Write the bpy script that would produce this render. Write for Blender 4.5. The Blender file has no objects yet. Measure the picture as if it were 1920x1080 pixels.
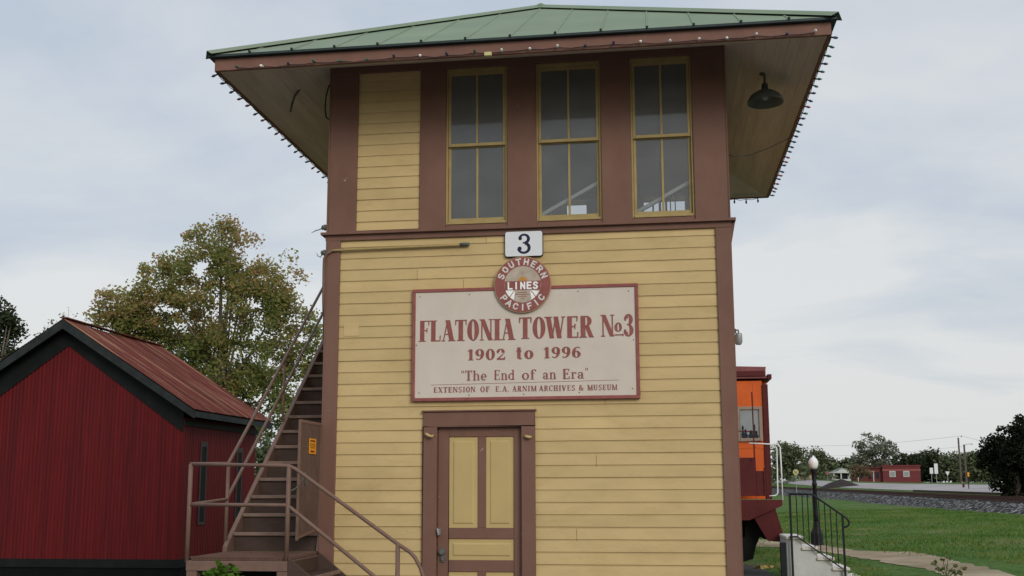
import bpy, bmesh, math, random
from mathutils import Vector, Matrix, noise
R = math.radians
random.seed(7)
scene = bpy.context.scene
col = scene.collection

# ------------------------------------------------------------------ camera
F_PX, CAM = 1953.88, Vector((3.33, -10.247, 1.6495))
YAW, PITCH, ROLL = -.1358, .1548, -.0029
fwd = Vector((math.sin(YAW)*math.cos(PITCH), math.cos(YAW)*math.cos(PITCH), math.sin(PITCH)))
rt0 = Vector((math.cos(YAW), -math.sin(YAW), 0)); up0 = rt0.cross(fwd)
rt = rt0*math.cos(ROLL) + up0*math.sin(ROLL); up = -rt0*math.sin(ROLL) + up0*math.cos(ROLL)
cd = bpy.data.cameras.new('camera'); cam = bpy.data.objects.new('camera', cd); col.objects.link(cam)
cd.sensor_width = 36; cd.lens = F_PX/1920*36; cd.shift_y = 69/1920; cd.clip_start = .1; cd.clip_end = 3000
cam.matrix_world = Matrix(((rt.x, up.x, -fwd.x, CAM.x), (rt.y, up.y, -fwd.y, CAM.y), (rt.z, up.z, -fwd.z, CAM.z), (0, 0, 0, 1)))
scene.camera = cam
def ray(x, y): return fwd + rt*((x-960.5)/F_PX) - up*((y-609)/F_PX)
def at(x, y, d): return CAM + ray(x, y)*d                     # survey: a sighted direction and a distance give a point
def on_y(x, y, Y): r = ray(x, y); return CAM + r*((Y-CAM.y)/r.y)
def on_x(x, y, X): r = ray(x, y); return CAM + r*((X-CAM.x)/r.x)

# ------------------------------------------------------------------ light
SUN_EL, SUN_AZ = R(24), R(147)          # azimuth from +Y towards +X
sd = bpy.data.lights.new('sun', 'SUN'); sun = bpy.data.objects.new('sun', sd); col.objects.link(sun)
sd.energy = 1.38; sd.angle = R(25); sd.color = (1, .95, .88)
sv = Vector((math.sin(SUN_AZ)*math.cos(SUN_EL), math.cos(SUN_AZ)*math.cos(SUN_EL), math.sin(SUN_EL)))
sun.rotation_euler = (-sv).to_track_quat('-Z', 'Y').to_euler(); sun.location = (0, -30, 40)
world = bpy.data.worlds.new('World'); scene.world = world; world.use_nodes = True
wn, wl = world.node_tree.nodes, world.node_tree.links
wn.clear()
def N(nt, t, **k):
    n = nt.nodes.new(t)
    for a, b in k.items(): setattr(n, a, b)
    return n
def build_world():
    nt = world.node_tree
    out = N(nt, 'ShaderNodeOutputWorld'); bg = N(nt, 'ShaderNodeBackground'); bg.inputs[1].default_value = .10
    sky = N(nt, 'ShaderNodeTexSky'); sky.sky_type = 'NISHITA'; sky.sun_disc = False
    sky.sun_elevation = SUN_EL; sky.sun_rotation = SUN_AZ; sky.air_density = 1.3; sky.dust_density = 3
    tc = N(nt, 'ShaderNodeTexCoord'); sp = N(nt, 'ShaderNodeSeparateXYZ'); wl.new(tc.outputs['Generated'], sp.inputs[0])
    ab = N(nt, 'ShaderNodeMath', operation='ABSOLUTE'); wl.new(sp.outputs[2], ab.inputs[0])
    ad = N(nt, 'ShaderNodeMath', operation='ADD'); wl.new(ab.outputs[0], ad.inputs[0]); ad.inputs[1].default_value = .22
    dv = N(nt, 'ShaderNodeVectorMath', operation='DIVIDE'); wl.new(tc.outputs['Generated'], dv.inputs[0])
    cb = N(nt, 'ShaderNodeCombineXYZ')
    for i in range(3): wl.new(ad.outputs[0], cb.inputs[i])
    wl.new(cb.outputs[0], dv.inputs[1])
    mp = N(nt, 'ShaderNodeMapping'); wl.new(dv.outputs[0], mp.inputs[0])
    mp.inputs['Location'].default_value = (1.3, .35, 0); mp.inputs['Scale'].default_value = (.9, 1.25, 1)
    n1 = N(nt, 'ShaderNodeTexNoise'); wl.new(mp.outputs[0], n1.inputs['Vector'])
    n1.inputs['Scale'].default_value = 1.5; n1.inputs['Detail'].default_value = 6; n1.inputs['Roughness'].default_value = .53; n1.inputs['Distortion'].default_value = .3
    # the cloud deck thins to pale near the horizon and greys upwards
    gm_ = N(nt, 'ShaderNodeMath', operation='MULTIPLY_ADD'); wl.new(ab.outputs[0], gm_.inputs[0]); gm_.inputs[1].default_value = -.6; gm_.inputs[2].default_value = .15
    cl_ = N(nt, 'ShaderNodeMath', operation='MAXIMUM'); wl.new(gm_.outputs[0], cl_.inputs[0]); cl_.inputs[1].default_value = -.12
    sm_ = N(nt, 'ShaderNodeMath', operation='ADD'); wl.new(n1.outputs[0], sm_.inputs[0]); wl.new(cl_.outputs[0], sm_.inputs[1])
    cr = N(nt, 'ShaderNodeValToRGB'); wl.new(sm_.outputs[0], cr.inputs[0]); e = cr.color_ramp.elements
    e[0].position = .34; e[0].color = (4.75, 5.3, 6.15, 1); e[1].position = .62; e[1].color = (6.75, 6.87, 6.95, 1)
    m = e.new(.5); m.color = (5.75, 6.1, 6.55, 1)
    mx = N(nt, 'ShaderNodeMix', data_type='RGBA'); mx.inputs[0].default_value = .88
    wl.new(sky.outputs[0], mx.inputs[6]); wl.new(cr.outputs[0], mx.inputs[7])
    # an overcast sky is brighter overhead than along the horizon
    zr = N(nt, 'ShaderNodeMapRange', interpolation_type='SMOOTHSTEP'); wl.new(sp.outputs[2], zr.inputs[0]); zr.inputs[1].default_value = .5; zr.inputs[2].default_value = .95; zr.inputs[3].default_value = 1; zr.inputs[4].default_value = 1.9
    zs = N(nt, 'ShaderNodeVectorMath', operation='SCALE'); wl.new(mx.outputs[2], zs.inputs[0]); wl.new(zr.outputs[0], zs.inputs['Scale'])
    wl.new(zs.outputs[0], bg.inputs[0]); wl.new(bg.outputs[0], out.inputs[0])
build_world()
scene.view_settings.view_transform = 'Standard'; scene.view_settings.look = 'None'
scene.view_settings.exposure = .2; scene.cycles.filter_width = 1.5; scene.view_settings.gamma = 1; scene.view_settings.use_curve_mapping = False
scene.cycles.max_bounces = 8; scene.cycles.transparent_max_bounces = 16

# ------------------------------------------------------------------ tags and mesh helpers
def tag(o, label=None, cat=None, group=None, kind=None):
    if label: o['label'] = label
    if cat: o['category'] = cat
    if group: o['group'] = group
    if kind: o['kind'] = kind
    return o
def empty(name, loc, label, cat, group=None):
    o = bpy.data.objects.new(name, None); col.objects.link(o); o.location = loc; o.empty_display_size = .2
    return tag(o, label, cat, group)
class MB:
    def __init__(s): s.v = []; s.f = []
    def poly(s, pts):
        n = len(s.v); s.v += [tuple(p) for p in pts]; s.f.append(tuple(range(n, n+len(pts)))); return s
    def box(s, x0, x1, y0, y1, z0, z1):
        n = len(s.v)
        s.v += [(x0, y0, z0), (x1, y0, z0), (x1, y1, z0), (x0, y1, z0), (x0, y0, z1), (x1, y0, z1), (x1, y1, z1), (x0, y1, z1)]
        s.f += [tuple(n+i for i in q) for q in ((0, 3, 2, 1), (4, 5, 6, 7), (0, 1, 5, 4), (1, 2, 6, 5), (2, 3, 7, 6), (3, 0, 4, 7))]; return s
    def hexa(s, p):          # 8 corners: bottom 4, top 4
        n = len(s.v); s.v += [tuple(q) for q in p]
        s.f += [tuple(n+i for i in q) for q in ((0, 3, 2, 1), (4, 5, 6, 7), (0, 1, 5, 4), (1, 2, 6, 5), (2, 3, 7, 6), (3, 0, 4, 7))]; return s
    def bar(s, a, b, w, h, upv=(0, 0, 1)):    # rectangular bar from a to b
        a, b = Vector(a), Vector(b); d = (b-a).normalized(); sd = d.cross(Vector(upv)).normalized(); u = sd.cross(d)
        P = []
        for c in (a, b):
            P += [c-sd*w/2-u*h/2, c+sd*w/2-u*h/2, c+sd*w/2+u*h/2, c-sd*w/2+u*h/2]
        n = len(s.v); s.v += [tuple(q) for q in P]
        s.f += [tuple(n+i for i in q) for q in ((3, 2, 1, 0), (4, 5, 6, 7), (0, 1, 5, 4), (1, 2, 6, 5), (2, 3, 7, 6), (3, 0, 4, 7))]; return s
    def prism(s, prof, a, b, axis):           # closed 2D profile extruded along an axis
        n = len(s.v); m = len(prof)
        for t in (a, b):
            for p, q in prof:
                s.v.append({'x': (t, p, q), 'y': (p, t, q), 'z': (p, q, t)}[axis])
        s.f.append(tuple(range(n, n+m))); s.f.append(tuple(range(n+2*m-1, n+m-1, -1)))
        for i in range(m): j = (i+1) % m; s.f.append((n+i, n+m+i, n+m+j, n+j))
        return s
    def tube(s, pts, r, seg=8, cap=True):
        pts = [Vector(p) for p in pts]; rr = r if isinstance(r, (list, tuple)) else [r]*len(pts)
        n = len(s.v); prev = None
        for i, p in enumerate(pts):
            d = ((pts[min(i+1, len(pts)-1)]-pts[max(i-1, 0)])).normalized()
            if prev is None: u = d.orthogonal().normalized()
            else: u = (prev - d*prev.dot(d)); u = u.normalized() if u.length > 1e-6 else d.orthogonal().normalized()
            prev = u; w = d.cross(u)
            for k in range(seg):
                a = 2*math.pi*k/seg; s.v.append(tuple(p + (u*math.cos(a)+w*math.sin(a))*rr[i]))
        for i in range(len(pts)-1):
            for k in range(seg):
                k2 = (k+1) % seg; s.f.append((n+i*seg+k, n+i*seg+k2, n+(i+1)*seg+k2, n+(i+1)*seg+k))
        if cap:
            s.f.append(tuple(n+k for k in reversed(range(seg)))); e = n+(len(pts)-1)*seg; s.f.append(tuple(e+k for k in range(seg)))
        return s
    def lathe(s, prof, c=(0, 0, 0), ax=(0, 0, 1), seg=14):   # prof: (radius, height)
        c = Vector(c); ax = Vector(ax).normalized(); u = ax.orthogonal().normalized(); w = ax.cross(u); n = len(s.v)
        for r, h in prof:
            for k in range(seg):
                a = 2*math.pi*k/seg; s.v.append(tuple(c + ax*h + (u*math.cos(a)+w*math.sin(a))*r))
        for i in range(len(prof)-1):
            for k in range(seg):
                k2 = (k+1) % seg; s.f.append((n+i*seg+k, n+i*seg+k2, n+(i+1)*seg+k2, n+(i+1)*seg+k))
        s.f.append(tuple(n+k for k in reversed(range(seg)))); e = n+(len(prof)-1)*seg; s.f.append(tuple(e+k for k in range(seg)))
        return s
    def build(s, name, mat, parent=None, smooth=False, loc=None):
        me = bpy.data.meshes.new(name)
        o = bpy.data.objects.new(name, me); col.objects.link(o)
        off = Vector((0, 0, 0))
        if parent is not None:
            p = parent
            while p is not None: off += p.location; p = p.parent
            o.parent = parent
        if loc is not None: o.location = loc; off += Vector(loc)
        me.from_pydata([(x-off.x, y-off.y, z-off.z) for x, y, z in s.v], [], s.f); me.materials.append(mat)
        if smooth: me.polygons.foreach_set('use_smooth', [True]*len(me.polygons))
        me.update(); return o
def rebevel(o, w=.004, seg=1):
    bm = bmesh.new(); bm.from_mesh(o.data); bmesh.ops.remove_doubles(bm, verts=bm.verts, dist=1e-5)
    bmesh.ops.recalc_face_normals(bm, faces=bm.faces)
    es = [e for e in bm.edges if len(e.link_faces) == 2 and e.calc_face_angle(0) > .5]
    bmesh.ops.bevel(bm, geom=es, offset=w, segments=seg, affect='EDGES', profile=.5, clamp_overlap=True); bm.to_mesh(o.data); bm.free(); return o

# ------------------------------------------------------------------ materials
def mat(name, c, rough=.6, var=.15, scale=4, stretch=(1, 1, 1), island=0., bump=0., bscale=60, chip=None, chip_amt=.7, chip_scale=9, grime=None, grime_amt=.6, metal=0., spec=.15, hue=None):
    m = bpy.data.materials.new(name); m.use_nodes = True; nt = m.node_tree; L = nt.links
    b = nt.nodes['Principled BSDF']; b.inputs['Roughness'].default_value = rough; b.inputs['Metallic'].default_value = metal
    b.inputs['Specular IOR Level'].default_value = spec
    tc = N(nt, 'ShaderNodeTexCoord'); mp = N(nt, 'ShaderNodeMapping'); L.new(tc.outputs['Object'], mp.inputs[0]); mp.inputs['Scale'].default_value = stretch
    n1 = N(nt, 'ShaderNodeTexNoise'); L.new(mp.outputs[0], n1.inputs['Vector']); n1.inputs['Scale'].default_value = scale; n1.inputs['Detail'].default_value = 6; n1.inputs['Roughness'].default_value = .6
    mr = N(nt, 'ShaderNodeMapRange'); L.new(n1.outputs[0], mr.inputs[0]); mr.inputs[1].default_value = .25; mr.inputs[2].default_value = .75; mr.inputs[3].default_value = 1-var; mr.inputs[4].default_value = 1+var
    val = mr.outputs[0]
    if island:
        g = N(nt, 'ShaderNodeNewGeometry'); r = N(nt, 'ShaderNodeMapRange'); L.new(g.outputs['Random Per Island'], r.inputs[0]); r.inputs[3].default_value = 1-island; r.inputs[4].default_value = 1+island
        mu = N(nt, 'ShaderNodeMath', operation='MULTIPLY'); L.new(val, mu.inputs[0]); L.new(r.outputs[0], mu.inputs[1]); val = mu.outputs[0]
    base = N(nt, 'ShaderNodeRGB'); base.outputs[0].default_value = (*c, 1); cur = base.outputs[0]
    if hue:
        n4 = N(nt, 'ShaderNodeTexNoise'); L.new(mp.outputs[0], n4.inputs['Vector']); n4.inputs['Scale'].default_value = scale*.37; n4.inputs['Detail'].default_value = 5
        r4 = N(nt, 'ShaderNodeMapRange'); L.new(n4.outputs[0], r4.inputs[0]); r4.inputs[1].default_value = .38; r4.inputs[2].default_value = .62
        m4 = N(nt, 'ShaderNodeMix', data_type='RGBA'); L.new(r4.outputs[0], m4.inputs[0]); L.new(cur, m4.inputs[6]); m4.inputs[7].default_value = (*hue, 1); cur = m4.outputs[2]
    sc = N(nt, 'ShaderNodeVectorMath', operation='SCALE'); L.new(cur, sc.inputs[0]); L.new(val, sc.inputs['Scale']); cur = sc.outputs[0]
    if grime:
        n3 = N(nt, 'ShaderNodeTexNoise'); L.new(mp.outputs[0], n3.inputs['Vector']); n3.inputs['Scale'].default_value = scale*.45; n3.inputs['Detail'].default_value = 8; n3.inputs['Roughness'].default_value = .7
        r3 = N(nt, 'ShaderNodeMapRange'); L.new(n3.outputs[0], r3.inputs[0]); r3.inputs[1].default_value = .5; r3.inputs[2].default_value = .75; r3.inputs[4].default_value = grime_amt
        m3 = N(nt, 'ShaderNodeMix', data_type='RGBA'); L.new(r3.outputs[0], m3.inputs[0]); L.new(cur, m3.inputs[6]); m3.inputs[7].default_value = (*grime, 1); cur = m3.outputs[2]
    if chip:
        n2 = N(nt, 'ShaderNodeTexNoise'); L.new(tc.outputs['Object'], n2.inputs['Vector']); n2.inputs['Scale'].default_value = chip_scale; n2.inputs['Detail'].default_value = 6; n2.inputs['Roughness'].default_value = .65
        r2 = N(nt, 'ShaderNodeMapRange'); L.new(n2.outputs[0], r2.inputs[0]); r2.inputs[1].default_value = chip_amt; r2.inputs[2].default_value = chip_amt+.025
        m2 = N(nt, 'ShaderNodeMix', data_type='RGBA'); L.new(r2.outputs[0], m2.inputs[0]); L.new(cur, m2.inputs[6]); m2.inputs[7].default_value = (*chip, 1); cur = m2.outputs[2]
    L.new(cur, b.inputs['Base Color'])
    if bump:
        nb = N(nt, 'ShaderNodeTexNoise'); L.new(mp.outputs[0], nb.inputs['Vector']); nb.inputs['Scale'].default_value = bscale; nb.inputs['Detail'].default_value = 5
        bp = N(nt, 'ShaderNodeBump'); bp.inputs['Strength'].default_value = bump; bp.inputs['Distance'].default_value = .01; L.new(nb.outputs[0], bp.inputs['Height']); L.new(bp.outputs[0], b.inputs['Normal'])
    return m
YEL = (.525, .388, .186); BRN = (.172, .092, .067)
M = {}
M['siding'] = mat('yellow_siding_paint', YEL, .55, .10, 3.5, (.6, 1, 1.6), .055, .15, 40, chip=(.36, .27, .15), chip_amt=.70, chip_scale=7, grime=(.36, .245, .10), grime_amt=.55)
M['panel'] = mat('yellow_door_paint', (.46, .345, .15), .5, .06, 3, bump=.08)
M['sash'] = mat('yellow_sash_paint', (.35, .265, .115), .5, .14, 8, bump=.1, grime=(.3, .2, .08))
M['brown'] = mat('brown_trim_paint', BRN, .5, .12, 3, (1, 1, .6), .05, .15, 30, chip=(.48, .40, .33), chip_amt=.705, chip_scale=13, grime=(.125, .062, .045), grime_amt=.5)
M['fascia'] = mat('brown_fascia_paint', (.19, .098, .073), .5, .16, 4, (1, 1, 1), .04, .2, 30, chip=(.36, .30, .25), chip_amt=.74, chip_scale=5, grime=(.13, .07, .055))
M['soffit'] = mat('soffit_boards', (.58, .495, .41), .6, .12, 3, (4, .4, 1), .10, .1, 40, grime=(.33, .26, .19))
M['roof'] = mat('green_metal_roof', (.16, .21, .13), .6, .14, 1.2, (1, 1, 1), .04, .06, 8, grime=(.19, .20, .15), grime_amt=.6, spec=.12)
M['drip'] = mat('dark_drip_edge', (.035, .05, .05), .5, .2)
M['interior'] = mat('interior_boards', (.22, .2, .17), .7, .2, 3)
M['white'] = mat('white_paint', (.80, .80, .78), .5, .08, 4)
M['board'] = mat('cream_sign_board', (.56, .50, .425), .55, .06, 3, (1, 1, 1), 0, .06, 40, chip=(.44, .39, .32), chip_amt=.705, chip_scale=9, grime=(.49, .42, .335), grime_amt=.5)
M['ink'] = mat('brick_red_lettering', (.255, .085, .075), .55, .16, 14, chip=(.5, .4, .34), chip_amt=.77, chip_scale=40)
M['plate'] = mat('white_number_plate', (.66, .68, .70), .4, .04, 6)
M['black'] = mat('black_paint', (.012, .013, .015), .55, .2, 6, spec=.2)
M['navy'] = mat('dark_blue_numeral', (.015, .022, .045), .45, .1)
M['dark_metal'] = mat('dark_iron', (.10, .108, .10), .5, .25, 8, bump=.2)
M['galv'] = mat('grey_metal', (.32, .33, .33), .45, .15, 6, metal=.3)
M['rail'] = mat('brown_pipe_paint', (.165, .103, .078), .45, .15, 8, bump=.1, grime=(.12, .065, .045))
M['step'] = mat('brown_stair_boards', (.062, .040, .031), .6, .18, 4, (1, 3, 3), .1, .2, 30, grime=(.10, .06, .05))
M['gate'] = mat('brown_gate_paint', (.105, .062, .046), .6, .2, 6, bump=.1)
M['nosing'] = mat('worn_stair_nosing', (.205, .137, .105), .6, .22, 9)
M['grate'] = mat('brown_grating', (.13, .075, .055), .6, .2, 9)
M['orange_sign'] = mat('orange_notice', (.72, .30, .02), .5, .06)
M['shed_red'] = mat('barn_red_metal', (.105, .0065, .008), .6, .34, 3, (6, 6, .22), .0, .1, 30, grime=(.045, .006, .008), grime_amt=.75)
M['shed_black'] = mat('black_rake_paint', (.008, .010, .010), .7, .35, 3, bump=.15)
M['shed_grey'] = mat('grey_eave_paint', (.022, .026, .026), .7, .4, 4, bump=.15)
M['win_grey'] = mat('weathered_grey_frame', (.05, .05, .047), .7, .3, 6)
M['shed_roof'] = mat('rusty_red_roof', (.12, .031, .024), .75, .3, 1.6, (.22, 4.5, 1), 0, .1, 20, grime=(.25, .135, .085), grime_amt=.9, hue=(.085, .024, .018), spec=.05)
M['orange'] = mat('orange_caboose_paint', (.58, .108, .022), .45, .12, 3, grime=(.42, .08, .03))
M['maroon'] = mat('maroon_caboose_paint', (.085, .016, .016), .5, .2, 3, bump=.1)
M['roof_mar'] = mat('dull_maroon_roof', (.20, .07, .07), .6, .2, 3)
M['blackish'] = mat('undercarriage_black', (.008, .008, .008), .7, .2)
M['winframe'] = mat('grey_brown_frame', (.28, .21, .16), .6, .2, 6)
M['concrete'] = mat('painted_concrete', (.50, .50, .48), .7, .12, 5, bump=.2, grime=(.33, .33, .30))
M['cap'] = mat('pale_concrete_cap', (.60, .55, .50), .7, .12, 6, bump=.25)
M['brick'] = mat('dark_red_brick', (.14, .033, .035), .7, .15, 3)
M['house_white'] = mat('pale_house_siding', (.5, .52, .5), .6, .1)
M['tan'] = mat('tan_wall', (.42, .33, .24), .7, .1)
M['far_roof'] = mat('grey_far_roof', (.24, .27, .25), .7, .15)
M['dark_glass'] = mat('dark_window_glass', (.02, .025, .03), .1, .1)
M['pale_glass'] = mat('pale_window_blind', (.26, .275, .275), .3, .1)
M['wood'] = mat('weathered_timber', (.05, .03, .025), .8, .3, 3, (1, .3, 1), bump=.3)
M['pole'] = mat('utility_pole_wood', (.11, .09, .075), .8, .2)
M['rust'] = mat('rusty_steel', (.075, .03, .022), .7, .3, 4, bump=.1)
M['bark'] = mat('tree_bark', (.12, .10, .08), .9, .3, 6, (1, 1, .3), bump=.5, bscale=20)
M['soil'] = mat('dark_soil', (.035, .028, .026), .95, .3, 3, bump=.6, bscale=8)
M['yellow'] = mat('yellow_sign_paint', (.50, .47, .22), .5, .05)
M['red'] = mat('red_sign_paint', (.45, .05, .05), .5, .05)
M['bulb_white'] = mat('white_bulb', (.85, .85, .82), .2, .02, spec=.8)
M['bulb_blue'] = mat('blue_bulb', (.02, .035, .10), .2, .02, spec=.8)
M['bulb_green'] = mat('green_bulb', (.02, .13, .09), .2, .02, spec=.8)
M['bulb_red'] = mat('red_bulb', (.20, .03, .03), .2, .02, spec=.8)
M['sleeper'] = mat('sleeper_wood', (.05, .04, .035), .9, .3, 3, bump=.3)
def streak(m, across, amt, c):       # thin rust runs down the slope
    nt = m.node_tree; L = nt.links; b = nt.nodes['Principled BSDF']; cur = b.inputs['Base Color'].links[0].from_socket
    tc = N(nt, 'ShaderNodeTexCoord'); mp = N(nt, 'ShaderNodeMapping'); L.new(tc.outputs['Object'], mp.inputs[0]); mp.inputs['Scale'].default_value = across
    n = N(nt, 'ShaderNodeTexNoise'); L.new(mp.outputs[0], n.inputs['Vector']); n.inputs['Scale'].default_value = 1; n.inputs['Detail'].default_value = 4
    r = N(nt, 'ShaderNodeMapRange'); L.new(n.outputs[0], r.inputs[0]); r.inputs[1].default_value = .56; r.inputs[2].default_value = .66; r.inputs[4].default_value = amt
    x = N(nt, 'ShaderNodeMix', data_type='RGBA'); L.new(r.outputs[0], x.inputs[0]); L.new(cur, x.inputs[6]); x.inputs[7].default_value = (*c, 1); L.new(x.outputs[2], b.inputs['Base Color'])
streak(M['shed_roof'], (.35, 7, .35), .7, (.30, .17, .10)); streak(M['shed_roof'], (.25, 3.3, .25), .8, (.075, .022, .018))
streak(M['shed_red'], (9, 9, .18), .5, (.05, .005, .007))
def glass_mat(name, tint, diff, a, b):
    m = bpy.data.materials.new(name); m.use_nodes = True; nt = m.node_tree; L = nt.links; nt.nodes.clear()
    o = N(nt, 'ShaderNodeOutputMaterial'); tr = N(nt, 'ShaderNodeBsdfTransparent'); tr.inputs[0].default_value = (*tint, 1)
    df = N(nt, 'ShaderNodeBsdfDiffuse'); gl = N(nt, 'ShaderNodeBsdfGlossy'); gl.inputs['Roughness'].default_value = .06
    tc = N(nt, 'ShaderNodeTexCoord'); n = N(nt, 'ShaderNodeTexNoise'); L.new(tc.outputs['Object'], n.inputs['Vector']); n.inputs['Scale'].default_value = 3.5; n.inputs['Detail'].default_value = 7
    cr = N(nt, 'ShaderNodeMix', data_type='RGBA'); L.new(n.outputs[0], cr.inputs[0]); cr.inputs[6].default_value = (*[c*.6 for c in diff], 1); cr.inputs[7].default_value = (*[c*1.4 for c in diff], 1); L.new(cr.outputs[2], df.inputs[0])
    m1 = N(nt, 'ShaderNodeMixShader'); m1.inputs[0].default_value = a; L.new(tr.outputs[0], m1.inputs[1]); L.new(df.outputs[0], m1.inputs[2])
    fr = N(nt, 'ShaderNodeFresnel'); fr.inputs[0].default_value = 1.5; ad = N(nt, 'ShaderNodeMath', operation='ADD'); L.new(fr.outputs[0], ad.inputs[0]); ad.inputs[1].default_value = b
    m2 = N(nt, 'ShaderNodeMixShader'); L.new(ad.outputs[0], m2.inputs[0]); L.new(m1.outputs[0], m2.inputs[1]); L.new(gl.outputs[0], m2.inputs[2]); L.new(m2.outputs[0], o.inputs[0]); return m
M['pane'] = glass_mat('dusty_window_glass', (.98, 1, 1), (.27, .275, .27), .26, .0)
M['globe'] = glass_mat('milky_globe', (.9, .9, .9), (.82, .83, .82), .97, -.02)
def leaf_mat(name, cols, zlo=None, zhi=None, zw=.0, trans=.3, nw=1., off=.56):
    m = bpy.data.materials.new(name); m.use_nodes = True; nt = m.node_tree; L = nt.links; nt.nodes.clear()
    o = N(nt, 'ShaderNodeOutputMaterial'); g = N(nt, 'ShaderNodeNewGeometry'); fac = g.outputs['Random Per Island']
    if zlo is not None:
        sp = N(nt, 'ShaderNodeSeparateXYZ'); L.new(g.outputs['Position'], sp.inputs[0])
        r = N(nt, 'ShaderNodeMapRange'); L.new(sp.outputs[2], r.inputs[0]); r.inputs[1].default_value = zlo; r.inputs[2].default_value = zhi
        n = N(nt, 'ShaderNodeTexNoise'); L.new(g.outputs['Position'], n.inputs['Vector']); n.inputs['Scale'].default_value = .55; n.inputs['Detail'].default_value = 3
        a1 = N(nt, 'ShaderNodeMath', operation='MULTIPLY_ADD'); L.new(r.outputs[0], a1.inputs[0]); a1.inputs[1].default_value = zw; n0 = N(nt, 'ShaderNodeMath', operation='MULTIPLY'); n0.inputs[1].default_value = nw; L.new(n.outputs[0], n0.inputs[0]); L.new(n0.outputs[0], a1.inputs[2])
        a2 = N(nt, 'ShaderNodeMath', operation='MULTIPLY_ADD'); L.new(fac, a2.inputs[0]); a2.inputs[1].default_value = .55; L.new(a1.outputs[0], a2.inputs[2])
        a3 = N(nt, 'ShaderNodeMath', operation='SUBTRACT'); L.new(a2.outputs[0], a3.inputs[0]); a3.inputs[1].default_value = off; fac = a3.outputs[0]
    cr = N(nt, 'ShaderNodeValToRGB'); L.new(fac, cr.inputs[0]); e = cr.color_ramp.elements
    for i, c in enumerate(cols):
        p = i/(len(cols)-1)
        if i == 0: q = e[0]
        elif i == len(cols)-1: q = e[-1]
        else: q = e.new(p)
        q.position = p; q.color = (*c, 1)
    d = N(nt, 'ShaderNodeBsdfDiffuse'); t = N(nt, 'ShaderNodeBsdfTranslucent'); x = N(nt, 'ShaderNodeMixShader'); x.inputs[0].default_value = trans
    L.new(cr.outputs[0], d.inputs[0]); L.new(cr.outputs[0], t.inputs[0]); L.new(d.outputs[0], x.inputs[1]); L.new(t.outputs[0], x.inputs[2]); L.new(x.outputs[0], o.inputs[0]); return m
M['leaf_big'] = leaf_mat('autumn_leaves', [(.13, .185, .055), (.20, .24, .075), (.30, .285, .10), (.41, .265, .12), (.43, .21, .125)], 3, 12.5, .42, .55)
M['leaf_dark'] = leaf_mat('hazed_dark_green_leaves', [(.025, .038, .022), (.045, .06, .032), (.08, .09, .045)])  # lightened: distance haze is put into the leaf colour
M['leaf_blackish'] = leaf_mat('blackish_green_leaves', [(.010, .014, .009), (.018, .023, .013), (.034, .036, .022)])  # darkest leaf tones, for the tree at the right edge
M['leaf_mid'] = leaf_mat('hazed_mid_green_leaves', [(.075, .10, .055), (.12, .145, .075), (.18, .19, .105)])  # greens raised to carry the haze of the far trees
M['leaf_grey'] = leaf_mat('grey_green_leaves', [(.11, .13, .09), (.17, .18, .125), (.25, .235, .17)])
M['leaf_rust'] = leaf_mat('rust_leaves', [(.12, .105, .065), (.19, .15, .09), (.25, .165, .10)])
M['leaf_weed'] = leaf_mat('weed_leaves', [(.07, .10, .03), (.12, .15, .05), (.2, .2, .09)])
M['grass'] = leaf_mat('grass_blades', [(.05, .11, .016), (.08, .15, .022), (.15, .185, .04), (.24, .22, .085)], 0, 1000, 0, .3, 2.4, 1.1)

# ------------------------------------------------------------------ terrain
def sm(x): x = max(0., min(1., x)); return x*x*(3-2*x)
def st(X, Y): t = Y-41.16; return (X-20.073)-.021*t, t
def railz(t): return 1.094+.00415*t
def hgt(X, Y):
    s, t = st(X, min(Y, 200))
    lawn = .45*sm((s+20)/18.4) - .2*sm((-2.5-X)/2.5)*sm((Y-4)/4)
    far = railz(t)-.25+.07*max(0, min(s, 12)) + .00009*max(t-60, 0)**2*sm((s-1.5)/4)*(1-sm((s-10)/8))
    k = sm((s+1.7)/1.7); h = lawn*(1-k)+far*k
    if Y > 260: h += 0
    return h + .02*noise.noise(Vector((X*.35, Y*.35, 0)))*(1-k)
def ground_at(x, y, dmin=14, dmax=320):
    d = dmin
    while d < dmax:
        p = at(x, y, d)
        if p.z <= hgt(p.x, p.y): return p
        d += max(.15, d*.004)
    return at(x, y, dmax)
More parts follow.
